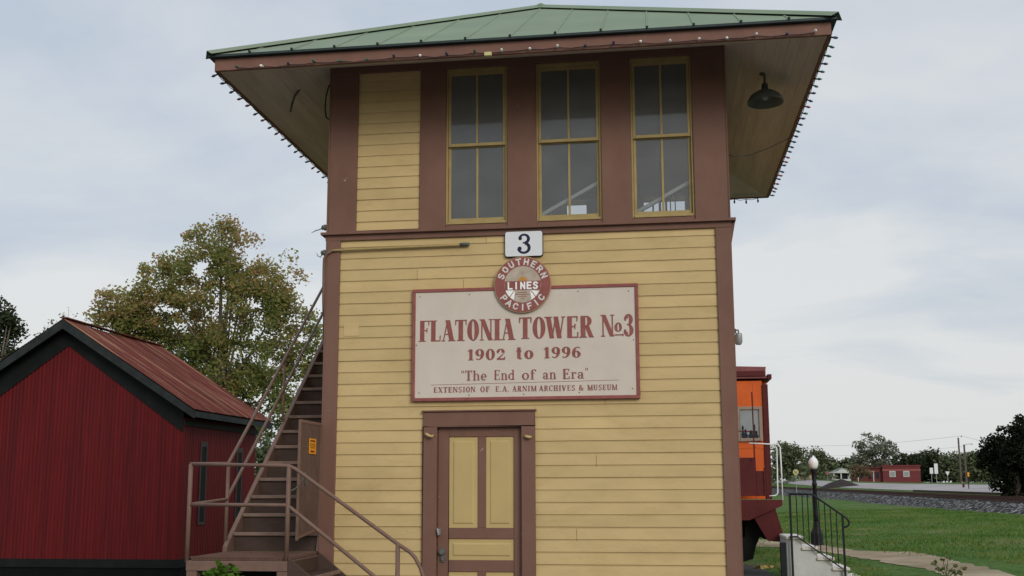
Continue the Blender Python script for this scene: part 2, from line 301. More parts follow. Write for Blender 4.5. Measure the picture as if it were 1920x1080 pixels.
def ground_mat():
    m = bpy.data.materials.new('grass_ground'); m.use_nodes = True; nt = m.node_tree; L = nt.links; b = nt.nodes['Principled BSDF']; b.inputs['Roughness'].default_value = .95; b.inputs['Specular IOR Level'].default_value = .1
    tc = N(nt, 'ShaderNodeTexCoord')
    n1 = N(nt, 'ShaderNodeTexNoise'); L.new(tc.outputs['Object'], n1.inputs['Vector']); n1.inputs['Scale'].default_value = .28; n1.inputs['Detail'].default_value = 8; n1.inputs['Roughness'].default_value = .68
    n2 = N(nt, 'ShaderNodeTexNoise'); L.new(tc.outputs['Object'], n2.inputs['Vector']); n2.inputs['Scale'].default_value = 9; n2.inputs['Detail'].default_value = 6
    c1 = N(nt, 'ShaderNodeValToRGB'); L.new(n1.outputs[0], c1.inputs[0]); e = c1.color_ramp.elements
    e[0].position = .36; e[0].color = (.045, .105, .016, 1); e[1].position = .66; e[1].color = (.17, .145, .065, 1); q = e.new(.55); q.color = (.07, .125, .025, 1)
    mr = N(nt, 'ShaderNodeMapRange'); L.new(n2.outputs[0], mr.inputs[0]); mr.inputs[1].default_value = .3; mr.inputs[2].default_value = .7; mr.inputs[3].default_value = .55; mr.inputs[4].default_value = 1.35
    sc = N(nt, 'ShaderNodeVectorMath', operation='SCALE'); L.new(c1.outputs[0], sc.inputs[0]); L.new(mr.outputs[0], sc.inputs['Scale']); L.new(sc.outputs[0], b.inputs['Base Color'])
    bp = N(nt, 'ShaderNodeBump'); bp.inputs['Strength'].default_value = .8; bp.inputs['Distance'].default_value = .05; L.new(n2.outputs[0], bp.inputs['Height']); L.new(bp.outputs[0], b.inputs['Normal']); return m
M['ground'] = ground_mat()
def grid_axis(segs):
    a = []
    for x0, x1, d in segs:
        n = max(1, round((x1-x0)/d)); a += [x0+(x1-x0)*i/n for i in range(n)]
    return a+[segs[-1][1]]
gx = grid_axis([(-700, -60, 40), (-60, -6, 4), (-6, 42, .8), (42, 70, 3), (70, 700, 35)])
gy = grid_axis([(-150, -14, 8), (-14, 60, 1), (60, 240, 4), (240, 1400, 60)])
g = MB(); nx = len(gx)
for Y in gy:
    for X in gx: g.v.append((X, Y, hgt(X, Y)))
for j in range(len(gy)-1):
    for i in range(nx-1): g.f.append((j*nx+i, j*nx+i+1, (j+1)*nx+i+1, (j+1)*nx+i))
tag(g.build('ground', M['ground'], smooth=True), kind='structure')
M['path'] = mat('tan_dirt_path', (.33, .27, .18), .95, .2, 1.6, bump=.4, bscale=12, hue=(.22, .175, .11))
M['road'] = mat('pale_asphalt', (.27, .245, .235), .9, .12, .5, bump=.2, hue=(.33, .30, .29))
M['street'] = mat('unseen_bounce_paving', (.12, .113, .105), .9, .15, .6, bump=.2)  # tone set by the light this unseen paving throws up under the eaves
M['gravel'] = mat('dark_ground_gravel', (.075, .075, .07), .95, .4, 18, bump=.8, bscale=40)
def strip(name, A, B, m, lift=.025, n=40, k=6):     # a sheet between two surveyed edges, laid on the terrain
    def samp(P, f):
        f *= len(P)-1; i = min(int(f), len(P)-2); a, b = P[i], P[i+1]; u = f-i; return Vector((a[0]+(b[0]-a[0])*u, a[1]+(b[1]-a[1])*u))
    b = MB()
    for i in range(n+1):
        a, c = samp(A, i/n), samp(B, i/n)
        for j in range(k+1):
            p = a.lerp(c, j/k); w = (.16*noise.noise(Vector((p.x*.6, p.y*.6, 3)))+.12*noise.noise(Vector((p.x*2.6, p.y*2.6, 3)))) if j in (0, k) else 0
            b.v.append((p.x+w, p.y+w, hgt(p.x+w, p.y+w)+lift))
    for i in range(n):
        for j in range(k): q = i*(k+1)+j; b.f.append((q, q+k+1, q+k+2, q+1))
    return tag(b.build(name, m, smooth=True), kind='structure')
G = lambda x, y, **k: tuple(ground_at(x, y, **k))[:2]
strip('path', [G(1330, 1026), G(1470, 1027), G(1590, 1042), G(1700, 1062), G(1850, 1100)], [G(1330, 1010), G(1470, 1012), G(1600, 1033), G(1720, 1037), G(1800, 1052), G(1960, 1095)], M['path'], .010, 140)
strip('gravel', [(2.5, 3.7), (5.35, 3.7)], [(2.5, 11.5), (5.3, 11.5)], M['gravel'], .012, 12, 20)
def stw(s, t): return (20.073+s+.021*t, 41.16+t)
strip('road', [stw(3.4, -30), stw(3.6, 20), stw(4, 70), stw(4, 190)], [stw(9.5, -30), stw(10, 20), stw(10.5, 70), stw(8, 190)], M['road'], .03, 60, 6)
strip('side_road', [stw(12, 40), stw(22, 44), stw(60, 50)], [stw(12, 62), stw(22, 64), stw(60, 72)], M['road'], .03, 30, 6)

strip('street', [(-40, -26), (40, -26)], [(-40, 3.5), (40, 3.5)], M['street'], .02, 50, 30)  # unseen paving, added to bounce neutral light to the soffit instead of green
# ------------------------------------------------------------------ foliage helpers
def leaf_cards(mb, c, r, n, size, flat=.8):
    for _ in range(n):
        d = Vector((random.gauss(0, 1), random.gauss(0, 1), random.gauss(0, 1))).normalized()
        p = Vector(c) + Vector((d.x, d.y, d.z*flat))*r*(random.random()**.45)
        u = Vector((random.gauss(0, 1), random.gauss(0, 1), random.gauss(0, .6))).normalized(); w = u.orthogonal().normalized()
        w = (w*math.cos(a := random.uniform(0, 6.28)) + u.cross(w)*math.sin(a)); s = size*random.uniform(.6, 1.3)
        k = len(mb.v); mb.v += [tuple(p-u*s*.5), tuple(p+w*s*.36), tuple(p+u*s*.5), tuple(p-w*s*.36)]; mb.f.append((k, k+1, k+2, k+3))
def tree(name, label, cat, base, blobs, nclump, clump_r, nleaf, leaf, lm, trunk_r=.18, group=None, limbs=14, shell=.55):
    """blobs: (centre, rx, ry, rz); clumps fill them, limbs reach a share of the clumps"""
    base = Vector(base); t = empty(name, base, label, cat, group); cr = MB(); tr = MB()
    vol = [b[1]*b[3] for b in blobs]; cs = []
    for _ in range(nclump):
        c, rx, ry, rz = random.choices(blobs, vol)[0]
        d = Vector((random.gauss(0, 1), random.gauss(0, 1), random.gauss(0, 1))).normalized()*(random.uniform(shell**3, 1)**(1/3))
        p = Vector((c[0]+d.x*rx, c[1]+d.y*ry, c[2]+d.z*rz)); cs.append(p)
        leaf_cards(cr, p, clump_r*random.uniform(.65, 1.3), int(nleaf*random.uniform(.6, 1.3)), leaf)
    top = max(cs, key=lambda q: q.z); mid = sum(cs, Vector())/len(cs)
    hub = Vector((mid.x*.6+base.x*.4, mid.y*.6+base.y*.4, base.z+(mid.z-base.z)*.45))
    tr.tube([base-Vector((0, 0, .2)), base.lerp(hub, .5)+Vector((.05, 0, 0)), hub, hub.lerp(top, .55), top], [trunk_r*1.25, trunk_r, trunk_r*.85, trunk_r*.4, .02], 8)
    for p in random.sample(cs, min(limbs, len(cs))):
        s = hub.lerp(top, random.uniform(0, .5)); m = s.lerp(p, .5)+Vector((0, 0, -.08*(p-s).length))
        tr.tube([s, m, p], [trunk_r*.42, trunk_r*.25, .012], 6)
    cr.build('crown', lm, t); tr.build('trunk', M['bark'], t, True); return t
def pxblobs(d, L):
    k = d/F_PX; out = []
    for x, y, rx, ry in L:
        c = at(x, y, d); out.append((c, rx*k, min(rx, ry)*k*1.1, ry*k))
    return out
# ------------------------------------------------------------------ the tower
W, D = 4.1, 3.68
ZL = 3.9825; RV = .1186                     # a board joint and the reveal of the siding
tower = empty('railway_tower', (W/2, 0, 0), 'two storey yellow clapboard railway tower with brown trim and green hipped metal roof', 'tower')
def boards(mb, u0, u1, z0, z1, fn, seed=0, zl=ZL):
    """lap boards between u0..u1 and z0..z1; fn(u, depth, z) places a point, depth 0 = face, positive inwards"""
    rnd = random.Random(seed); k = math.floor((z0-zl)/RV)
    while zl+k*RV < z1:
        a, b = zl+k*RV, zl+(k+1)*RV; k += 1
        lo, hi = max(a, z0), min(b, z1)
        if hi-lo < .012: continue
        cuts = [u0, u1]
        if u1-u0 > 1.5 and rnd.random() < .35: cuts.insert(1, u0+(u1-u0)*rnd.uniform(.2, .8))
        for i in range(len(cuts)-1):
            p, q = cuts[i]+(.0018 if i else 0), cuts[i+1]-(.0018 if i < len(cuts)-2 else 0); o = rnd.uniform(-.0012, .0012)
            pr = [(o+.002, hi), (o, min(lo+.017, hi))]
            if lo == a: pr += [(.008, lo+.0105), (.009, lo)]
            n = len(mb.v); ns = max(1, round((q-p)/.22)); m = len(pr)
            for e in range(ns+1):
                u = p+(q-p)*e/ns; w1 = .0022*noise.noise(Vector((u*2.3, k*3.7, seed))); w2 = .0016*noise.noise(Vector((u*3.1, k*2.9, seed+50)))
                for dd, z in pr: mb.v.append(fn(u, dd+(w2 if dd < .009 else 0), z+(w1 if hi-.03 > z > lo+.001 else 0)))
            for e in range(ns):
                for j in range(m-1): a_ = n+e*m+j; mb.f.append((a_, a_+1, a_+m+1, a_+m))
w = MB()
fr = lambda u, d, z: (u, d, z)
zj = ZL-13*RV; boards(w, .136, 3.966, zj, 4.19, fr, 1); boards(w, .136, 1.036, -.05, zj, fr, 2); boards(w, 2.158, 3.966, -.05, zj, fr, 3); boards(w, 1.037, 2.157, 2.398, zj, fr, 12)
boards(w, .298, .968, 4.276, 6.02, fr, 4, ZL+.031)
boards(w, .136, D-.136, -.05, 6.02, lambda u, d, z: (d, u, z), 5); boards(w, .136, D-.136, -.05, 6.02, lambda u, d, z: (W-d, u, z), 6); boards(w, .136, W-.136, -.05, 4.3, lambda u, d, z: (u, D-d, z), 7)
w.build('siding', M['siding'], tower)
pt = MB().box(.185, .345, -.004, .010, 3.185, 3.315); rebevel(pt.build('siding_patch', M['siding'], tower), .002)
core = MB()
core.box(.02, W-.02, .014, .10, -.3, .0); core.box(.02, 1.04, .014, .1, 0, 4.2); core.box(2.155, W-.02, .014, .1, 0, 4.2); core.box(1.04, 2.155, .014, .1, 2.39, 4.2)
core.box(.014, .1, .1, D-.1, -.3, 6.1); core.box(W-.1, W-.014, .1, D-.1, -.3, 6.1); core.box(.014, W-.014, D-.1, D-.014, -.3, 4.42)
core.box(.1, .97, .014, .1, 4.2, 6.1)
core.box(.1, W-.1, .1, D-.1, 4.08, 4.2)                         # upper floor
core.box(.014, W-.014, D-.1, D-.014, 5.56, 6.1)
for a, b in ((.014, 2.2), (2.8, 3.25), (3.8, W-.014)): core.box(a, b, D-.1, D-.014, 4.42, 5.56)
core.box(.1, W-.1, .1, D-.1, 6.02, 6.1)                         # ceiling
core.build('inner_wall', M['interior'], tower)
MB().box(2.47, 2.8, D-.06, D-.04, 4.42, 5.56).build('window_blind', M['white'], tower)
for a, b in ((on_y(1014, 405, .13), on_y(1126, 341, .13)), (on_y(1188, 402, .13), on_y(1302, 337, .13))): MB().bar(a, b, .035, .045, (0, 1, 0)).build('inside_diagonal_bar', M['white'], tower)  # white diagonal bars just behind the front panes
cl = MB()
for x in (3.36, 3.44, 3.52, 3.58, 3.64): cl.box(x, x+random.uniform(.012, .04), 2.6, 2.64, 4.2, random.uniform(5.2, 5.36))
cl.lathe([(.02, 0), (.06, .03), (.05, .08), (.01, .11)], (3.55, 2.62, 5.2)); cl.build('window_ornament', M['dark_metal'], tower)
cl = MB(); lq = on_y(1051, 205, 1.6); cl.lathe([(.09, -.05), (.05, .03), (.02, .06)], lq); cl.tube([lq, (lq.x, lq.y, 6.03)], .01); cl.build('inside_lamp', M['black'], tower)
# trim
def trim(*b, name='corner_board', bev=.004, m='brown'):
    mb = MB()
    for q in b: mb.box(*q)
    return rebevel(mb.build(name, M[m], tower), bev)
T = -.022
trim((0, .136, T, .012, -.08, 4.186), (-.02, 0, T, .13, -.08, 4.186)); trim((3.966, W, T, .012, -.08, 4.186), (W, W+.02, T, .13, -.08, 4.186))
trim((0, .298, T, .012, 4.277, 6.02), (-.02, 0, T, .13, 4.277, 6.09)); trim((3.776, W, T, .10, 4.277, 6.02), (W, W+.02, T, .13, 4.277, 6.09))
trim((-.02, .13, D-.01, D+.02, -.08, 6.05)); trim((W-.13, W+.02, D-.01, D+.02, -.08, 6.05))
for a, b in ((.968, 1.243), (1.887, 2.187), (2.853, 3.154)): trim((a, b, T, .10, 4.277, 6.005), name='mullion_board')
trim((0, W, T-.006, .10, 6.005, 6.12), name='frieze_board'); trim((-.026, -.002, T, D+.02, 6.09, 6.13), name='frieze_board'); trim((W+.002, W+.026, T, D+.02, 6.09, 6.13), name='frieze_board')
trim((1.243, 3.776, -.004, .10, 4.277, 4.318), name='window_sill_board')
# belt course: a capped ledge over a tapering cove, round all four sides
def ring(mb, prof):       # prof: (outset, z) closed; mitred round the tower
    cs = [(0, 0, -1, -1), (W, 0, 1, -1), (W, D, 1, 1), (0, D, -1, 1)]; n = len(mb.v); m = len(prof)
    for x, y, sx, sy in cs:
        for o, z in prof: mb.v.append((x+sx*o, y+sy*o, z))
    for i in range(4):
        for j in range(m): a, b = n+i*m, n+((i+1) % 4)*m; k = (j+1) % m; mb.f.append((a+j, a+k, b+k, b+j))
b = MB(); ring(b, [(-.01, 4.284), (.066, 4.272), (.066, 4.246), (.064, 4.244), (.026, 4.243), (.024, 4.19), (.022, 4.186), (-.01, 4.186)])
b.prism([(W+.0205, 4.02), (W+.062, 4.236), (W+.0205, 4.236)], .0, D, 'y'); b.build('belt_course', M['brown'], tower)
# windows
def window(x0, x1, z0, z1):
    f = MB(); w = .020
    f.box(x0, x0+w, .0, .06, z0, z1); f.box(x1-w, x1, .0, .06, z0, z1); f.box(x0+w, x1-w, .0, .06, z1-.04, z1); f.box(x0+w, x1-w, -.014, .06, z0, z0+.026)
    fo = rebevel(f.build('window', M['sash'], tower), .003)
    zm = 5.164; a, b = x0+w+.002, x1-w-.002; xm = (a+b)/2
    for lo, hi, y, bot in ((zm-.012, z1-.042, .012, .032), (z0+.028, zm+.012, .036, .045)):
        s = MB(); sw = .027
        s.box(a, a+sw, y, y+.022, lo, hi); s.box(b-sw, b, y, y+.022, lo, hi); s.box(a+sw, b-sw, y-.008 if y < .02 else y, y+.022, lo, lo+bot); s.box(a+sw, b-sw, y, y+.022, hi-.034, hi); s.box(xm-.011, xm+.011, y+.002, y+.02, lo+bot, hi-.034)
        rebevel(s.build('sash', M['sash'], fo), .002)
        MB().box(a+sw, b-sw, y+.009, y+.013, lo+bot, hi-.034).build('pane', M['pane'], fo)
for x0, x1 in ((1.243, 1.887), (2.187, 2.853), (3.154, 3.776)): window(x0, x1, 4.318, 6.005)
# door
cas = MB(); cas.box(1.036, 1.176, -.032, .05, 0, 2.25); cas.box(2.022, 2.158, -.032, .05, 0, 2.25); cas.box(1.036, 2.158, -.032, .05, 2.25, 2.395); cas.box(1.02, 2.174, -.05, .012, 2.395, 2.412)
rebevel(cas.build('door_casing', M['brown'], tower), .005)
door = MB(); y0, y1 = .028, .072
for q in ((1.178, 1.29), (1.94, 2.02)): door.box(q[0], q[1], y0, y1, .0, 2.248)
for q in ((2.148, 2.248), (1.151, 1.257), (.835, .947), (.0, .2)): door.box(1.29, 1.94, y0, y1, *q)
door.box(1.58, 1.661, y0, y1, 1.257, 2.148); door.box(1.58, 1.661, y0, y1, .2, .835)
dr = rebevel(door.build('door', M['brown'], tower), .004)
for a, b_, lo, hi in ((1.29, 1.58, 1.257, 2.148), (1.661, 1.94, 1.257, 2.148), (1.29, 1.94, .947, 1.151), (1.29, 1.58, .2, .835), (1.661, 1.94, .2, .835)):
    p = MB(); e = .001; p.box(a+e, b_-e, y0+.012, y1-.01, lo+e, hi-e); i = .038; p.hexa([(a+i, y0+.0118, lo+i), (b_-i, y0+.0118, lo+i), (b_-i, y0+.0118, hi-i), (a+i, y0+.0118, hi-i), (a+i+.014, y0+.004, lo+i+.014), (b_-i-.014, y0+.004, lo+i+.014), (b_-i-.014, y0+.004, hi-i-.014), (a+i+.014, y0+.004, hi-i-.014)])
    p.build('panel', M['panel'], dr)
lk = MB(); lk.lathe([(.022, 0), (.026, .012), (.018, .03), (.03, .05), (.026, .066)], (1.235, .03, 1.03), (0, -1, 0)); lk.box(1.215, 1.255, .012, .03, .93, 1.06); lk.lathe([(.014, 0), (.014, .02)], (1.235, .014, .96), (0, -1, 0)); lk.build('lock', M['dark_metal'], dr)
h = MB(); h.box(1.19, 1.21, -.045, .03, 1.19, 1.25); h.tube([(1.19, -.036, 1.255), (1.193, -.055, 1.25), (1.197, -.058, 1.215), (1.2, -.05, 1.20)], .006, 6); h.build('hasp', M['galv'], dr)
for pts in ([(1.07, -.034, 2.175), (1.075, -.06, 2.175), (1.10, -.075, 2.16), (1.135, -.07, 2.15), (1.145, -.055, 2.165)], [(2.065, -.034, 2.148), (2.07, -.06, 2.145), (2.10, -.07, 2.135), (2.125, -.055, 2.14)]):
    MB().tube(pts, [.014, .016, .016, .012, .009][:len(pts)], 8).build('hook', M['panel'], tower, True)
# roof
ro = MB(); o, zt, ap = .966, 5.886, Vector((W/2, D/2, 7.516))
cn = [Vector((-o, -o, zt)), Vector((W+o, -o, zt)), Vector((W+o, D+o, zt)), Vector((-o, D+o, zt))]
rf = MB(); rb = MB()
for i in range(4):
    a, b2 = cn[i], cn[(i+1) % 4]; L = (b2-a).length; e = (b2-a)/L; nrm = (b2-a).cross(ap-a).normalized()
    if nrm.z < 0: nrm = -nrm
    foot = (ap-a).dot(e); up_ = (ap-a)-e*foot; npan = 14; step = L/npan
    ht = lambda u: min(u/foot, (L-u)/(L-foot))
    for k in range(npan):
        u0, u1 = k*step, (k+1)*step; pts = [a+e*u0, a+e*u1, a+e*u1+up_*ht(u1)]
        if u0 < foot < u1: pts.append(ap.copy())
        pts.append(a+e*u0+up_*ht(u0)); rf.poly([p for p in pts])
        if k:
            t0 = a+e*u0; t1 = a+e*u0+up_*ht(u0)*.985; rf.hexa([t0-e*.010+nrm*.001, t0+e*.010+nrm*.001, t1+e*.010+nrm*.001, t1-e*.010+nrm*.001, t0-e*.006+nrm*.009, t0+e*.006+nrm*.009, t1+e*.006+nrm*.009, t1-e*.006+nrm*.009])
            rb.box(0, 0, 0, 0, 0, 0) if False else None
            q = t0-nrm*.006; rb.lathe([(.013, -.004), (.013, .010)], t0+nrm*.012-up_.normalized()*.001, -up_.normalized(), 8)
    # drip edge under the panel lip
    inn = Vector((e.y, -e.x, 0)); inn = inn if (ap-a).dot(inn) > 0 else -inn
    rb.hexa([a-Vector((0, 0, .022)), b2-Vector((0, 0, .022)), b2-Vector((0, 0, .022))+inn*.06-e*.06, a-Vector((0, 0, .022))+inn*.06+e*.06, a-Vector((0, 0, .003)), b2-Vector((0, 0, .003)), b2-Vector((0, 0, .003))+inn*.06-e*.06, a-Vector((0, 0, .003))+inn*.06+e*.06])
roof = rf.build('roof', M['roof'], tower)
rb.build('drip_edge', M['drip'], roof)
rc = MB()
for c in cn:
    d = (ap-c).normalized(); sd_ = d.cross(Vector((0, 0, 1))).normalized(); u2 = sd_.cross(d)
    P = []
    for p in (c, ap): P += [p-sd_*.085-u2*.014, p+u2*.045, p+sd_*.085-u2*.014, p+u2*.012]
    n = len(rc.v); rc.v += [tuple(p) for p in P]
    for j in range(4): k = (j+1) % 4; rc.f.append((n+j, n+k, n+4+k, n+4+j))
rc.lathe([(.10, -.05), (.07, .02), (.015, .06)], ap, (0, 0, 1), 10); rc.build('hip_cap', M['roof'], roof)
# fascia and soffit
o, zf = .916, 5.737
fa = MB(); th = .03
fa.box(-o, W+o, -o, -o+th, zf, 5.862); fa.box(-o, W+o, D+o-th, D+o, zf, 5.862); fa.box(-o, -o+th, -o+th, D+o-th, zf, 5.862); fa.box(W+o-th, W+o, -o+th, D+o-th, zf, 5.862)
rebevel(fa.build('fascia', M['fascia'], tower), .004)
zi, i_ = 6.09, o-th
so = MB(); nb = 9
def soff(a0, a1, b0, b1):    # outer edge a0-a1, inner edge b0-b1, boards run along the eave
    a0, a1, b0, b1 = map(Vector, (a0, a1, b0, b1))
    for k in range(nb):
        f0, f1 = k/nb+.0008, (k+1)/nb-.0008
        so.poly([a0.lerp(b0, f0), a1.lerp(b1, f0), a1.lerp(b1, f1), a0.lerp(b0, f1)])
        so.poly([a0.lerp(b0, f1)+Vector((0, 0, .0)), a1.lerp(b1, f1), a1.lerp(b1, f1)+Vector((0, 0, .012)), a0.lerp(b0, f1)+Vector((0, 0, .012))])
zo = zf+.012
A = [(-i_, -i_, zo), (W+i_, -i_, zo), (W+i_, D+i_, zo), (-i_, D+i_, zo)]; B_ = [(0, 0, zi), (W, 0, zi), (W, D, zi), (0, D, zi)]
for i in range(4): soff(A[i], A[(i+1) % 4], B_[i], B_[(i+1) % 4])
for i in range(4): so.poly([Vector(A[i])+Vector((0, 0, .014)), Vector(A[(i+1) % 4])+Vector((0, 0, .014)), Vector(B_[(i+1) % 4])+Vector((0, 0, .014)), Vector(B_[i])+Vector((0, 0, .014))])
so.build('soffit', M['soffit'], tower)

# ------------------------------------------------------------------ things fixed to the tower
def bulbs(name, label, cat, P0, P1, n, out, seed, jit=.35, wire_y=0):
    P0, P1, out = Vector(P0), Vector(P1), Vector(out); t = empty(name, P0, label, cat, 'light strings under the tower eaves'); rnd = random.Random(seed); pts = []
    protos = {}
    for i in range(n):
        p = P0.lerp(P1, (i+.5)/n); p = p+Vector((0, 0, rnd.uniform(-.004, .012))); pts.append(p)
        ax = (out+Vector((rnd.uniform(-jit, jit), rnd.uniform(-jit, jit), rnd.uniform(-jit, jit)))*.6).normalized()
        c = rnd.choice(['bulb_white', 'bulb_white', 'bulb_white', 'bulb_blue', 'bulb_green'] if out.y < -.5 else ['bulb_blue', 'bulb_green', 'bulb_red', 'bulb_blue'])
        m = MB(); m.lathe([(.004, 0), (.0085, .003), (.0085, .022), (.011, .026), (.0145, .038), (.0125, .052), (.005, .064), (.001, .068)], p, ax, 8)
        m.build('bulb', M[c], t, True)
    w_ = []
    for i, p in enumerate(pts):
        w_.append(p)
        if i < n-1: w_.append(p.lerp(pts[i+1], .5)-Vector((0, 0, rnd.uniform(.004, .018))))
    MB().tube(w_, .004, 5).build('wire', M['black'], t)
bulbs('light_string', 'string of small bulbs along the front fascia above the three windows', 'light string', (-.80, -.928, 5.752), (W+.9, -.928, 5.752), 22, (0, -1, -.1), 3, .3)
bulbs('light_string', 'string of bulbs sticking out along the left eave above the staircase', 'light string', (-.925, -.93, 5.742), (-.925, D+.85, 5.742), 25, (-1, 0, -.3), 4)
bulbs('light_string', 'string of bulbs sticking out along the right eave beside the hanging barn lamp', 'light string', (W+.925, -.93, 5.742), (W+.925, D+.9, 5.742), 28, (1, 0, -.3), 5)
bulbs('light_string', 'short row of bulbs hanging under the rear eave seen at right of tower', 'light string', (W+.85, D+.925, 5.735), (W-.3, D+.925, 5.735), 7, (0, .1, -1), 6, .12)
jb = MB().box(1.80, 1.87, -.955, -.917, 5.715, 5.752); rebevel(tag(jb.build('junction_box', M['yellow'], loc=(1.83, -.93, 5.73)), 'small ochre box under the front fascia above the middle of the wall', 'electrical box'), .003)
# barn lamp
bl = empty('barn_lamp', (4.55, .4, 5.93), 'dark enamel barn lamp hanging from the soffit right of the windows', 'lamp')
MB().lathe([(.05, 0), (.05, -.012), (.013, -.02), (.013, -.11)], (4.55, .4, 5.93), (0, 0, 1), 12).build('stem', M['dark_metal'], bl, True)
MB().lathe([(.018, .0), (.032, -.01), (.036, -.07), (.05, -.09), (.055, -.10)], (4.55, .4, 5.82), (0, 0, 1), 14).build('cap', M['dark_metal'], bl, True)
MB().lathe([(.05, -.09), (.09, -.105), (.155, -.15), (.18, -.195), (.186, -.225), (.178, -.225), (.145, -.16), (.08, -.12), (.04, -.11)], (4.55, .4, 5.83), (0, 0, 1), 24).build('shade', M['dark_metal'], bl, True)
MB().lathe([(.02, 0), (.04, -.04), (.03, -.075), (.005, -.085)], (4.55, .4, 5.72), (0, 0, 1), 12).build('bulb', M['galv'], bl, True)
# bent conduits under the left soffit, cable under the right soffit
gp = [on_y(x, y, .15) for x, y in ((545, 210), (548, 195), (553, 180), (562, 168), (575, 156), (590, 147), (604, 141), (617, 138))]
tag(MB().tube(gp, .012, 8).build('conduit_pipe', M['dark_metal'], smooth=True), 'bent dark pipe hanging under the left soffit beside the corner', 'pipe')
gp = [on_y(x, y, .0) for x, y in ((624, 152), (617, 162), (612, 180), (610, 205), (612, 220), (620, 226))]
tag(MB().tube(gp, .008, 8).build('cable', M['black'], smooth=True), 'black cable looping out of the upper left corner board', 'cable')
gp = [on_x(1366, 306, W+.03), (W+.30, 1.0, 5.84), (W+.6, 1.55, 5.81), (W+.86, 1.9, 5.75)]
gp = [(W+.025, .05, 4.95), (W+.12, .6, 5.1), (W+.35, 1.2, 5.3), (W+.62, 1.7, 5.54), (W+.88, 2.0, 5.74)]
tag(MB().tube(gp, .0045, 6).build('cable', M['black'], smooth=True), 'thin black cable sagging from the right corner up to the eave', 'cable')
# conduit along the siding
cp = [(1.49, -.03, 4.10), (1.2, -.03, 4.095), (.6, -.03, 4.09), (.14, -.035, 4.085), (.05, -.04, 4.08), (-.0, -.04, 4.05), (-.03, -.03, 4.0), (-.035, -.02, 3.9), (-.035, -.01, 3.6), (-.03, 0, 3.42)]
cdt = empty('conduit_pipe', (1.49, -.03, 4.10), 'yellow painted pipe under the ledge bending down at the left corner', 'pipe')
MB().tube(cp[:5], .014, 8).build('pipe_run', M['sash'], cdt, True); MB().tube(cp[4:], .016, 8).build('bend', M['rail'], cdt, True); MB().lathe([(.018, 0), (.018, .09), (.012, .1)], (1.40, -.03, 4.10), (1, 0, .02), 8).build('cap', M['dark_metal'], cdt, True)
for z, lb, cap_ in ((4.345, 'wire insulator above the ledge at the left corner with torn wire', 1), (4.075, 'dark round insulator just under the ledge at the left corner', 0)):
    t = empty('wire_insulator', (-.02, .02, z), lb, 'insulator', 'insulators on the left corner'); MB().lathe([(.012, 0), (.03, .015), (.034, .03), (.02, .045), (.028, .055), (.01, .065)], (-.02, .02, z), (-1, 0, 0), 10).build('knob', M['dark_metal'], t, True)
    q = [(-.075, .02, z-.005), (-.11, .02, z-.02-.02*(1-cap_)), (-.15, .02, z-.03), (-.19, .01, z-.055)] if cap_ else [(-.07, .02, z-.02), (-.09, .02, z-.045), (-.12, .02, z-.03), (-.13, .02, z-.0)]
    MB().tube(q, [.008, .006, .006, .003], 6).build('wire', M['galv'], t)
fl = empty('floodlight', (W+.02, .2, 3.12), 'small grey floodlight on the right side wall near the top of the sign', 'floodlight')
MB().box(W+.02, W+.05, .19, .23, 3.16, 3.2).tube([(W+.03, .21, 3.18), (W+.07, .21, 3.19), (W+.075, .21, 3.15)], .009).build('bracket', M['dark_metal'], fl)
MB().lathe([(.03, .0), (.035, -.02), (.04, -.09), (.03, -.11), (.022, -.12)], (W+.075, .21, 3.16), (.05, -.15, 1), 12).build('housing', M['galv'], fl, True)

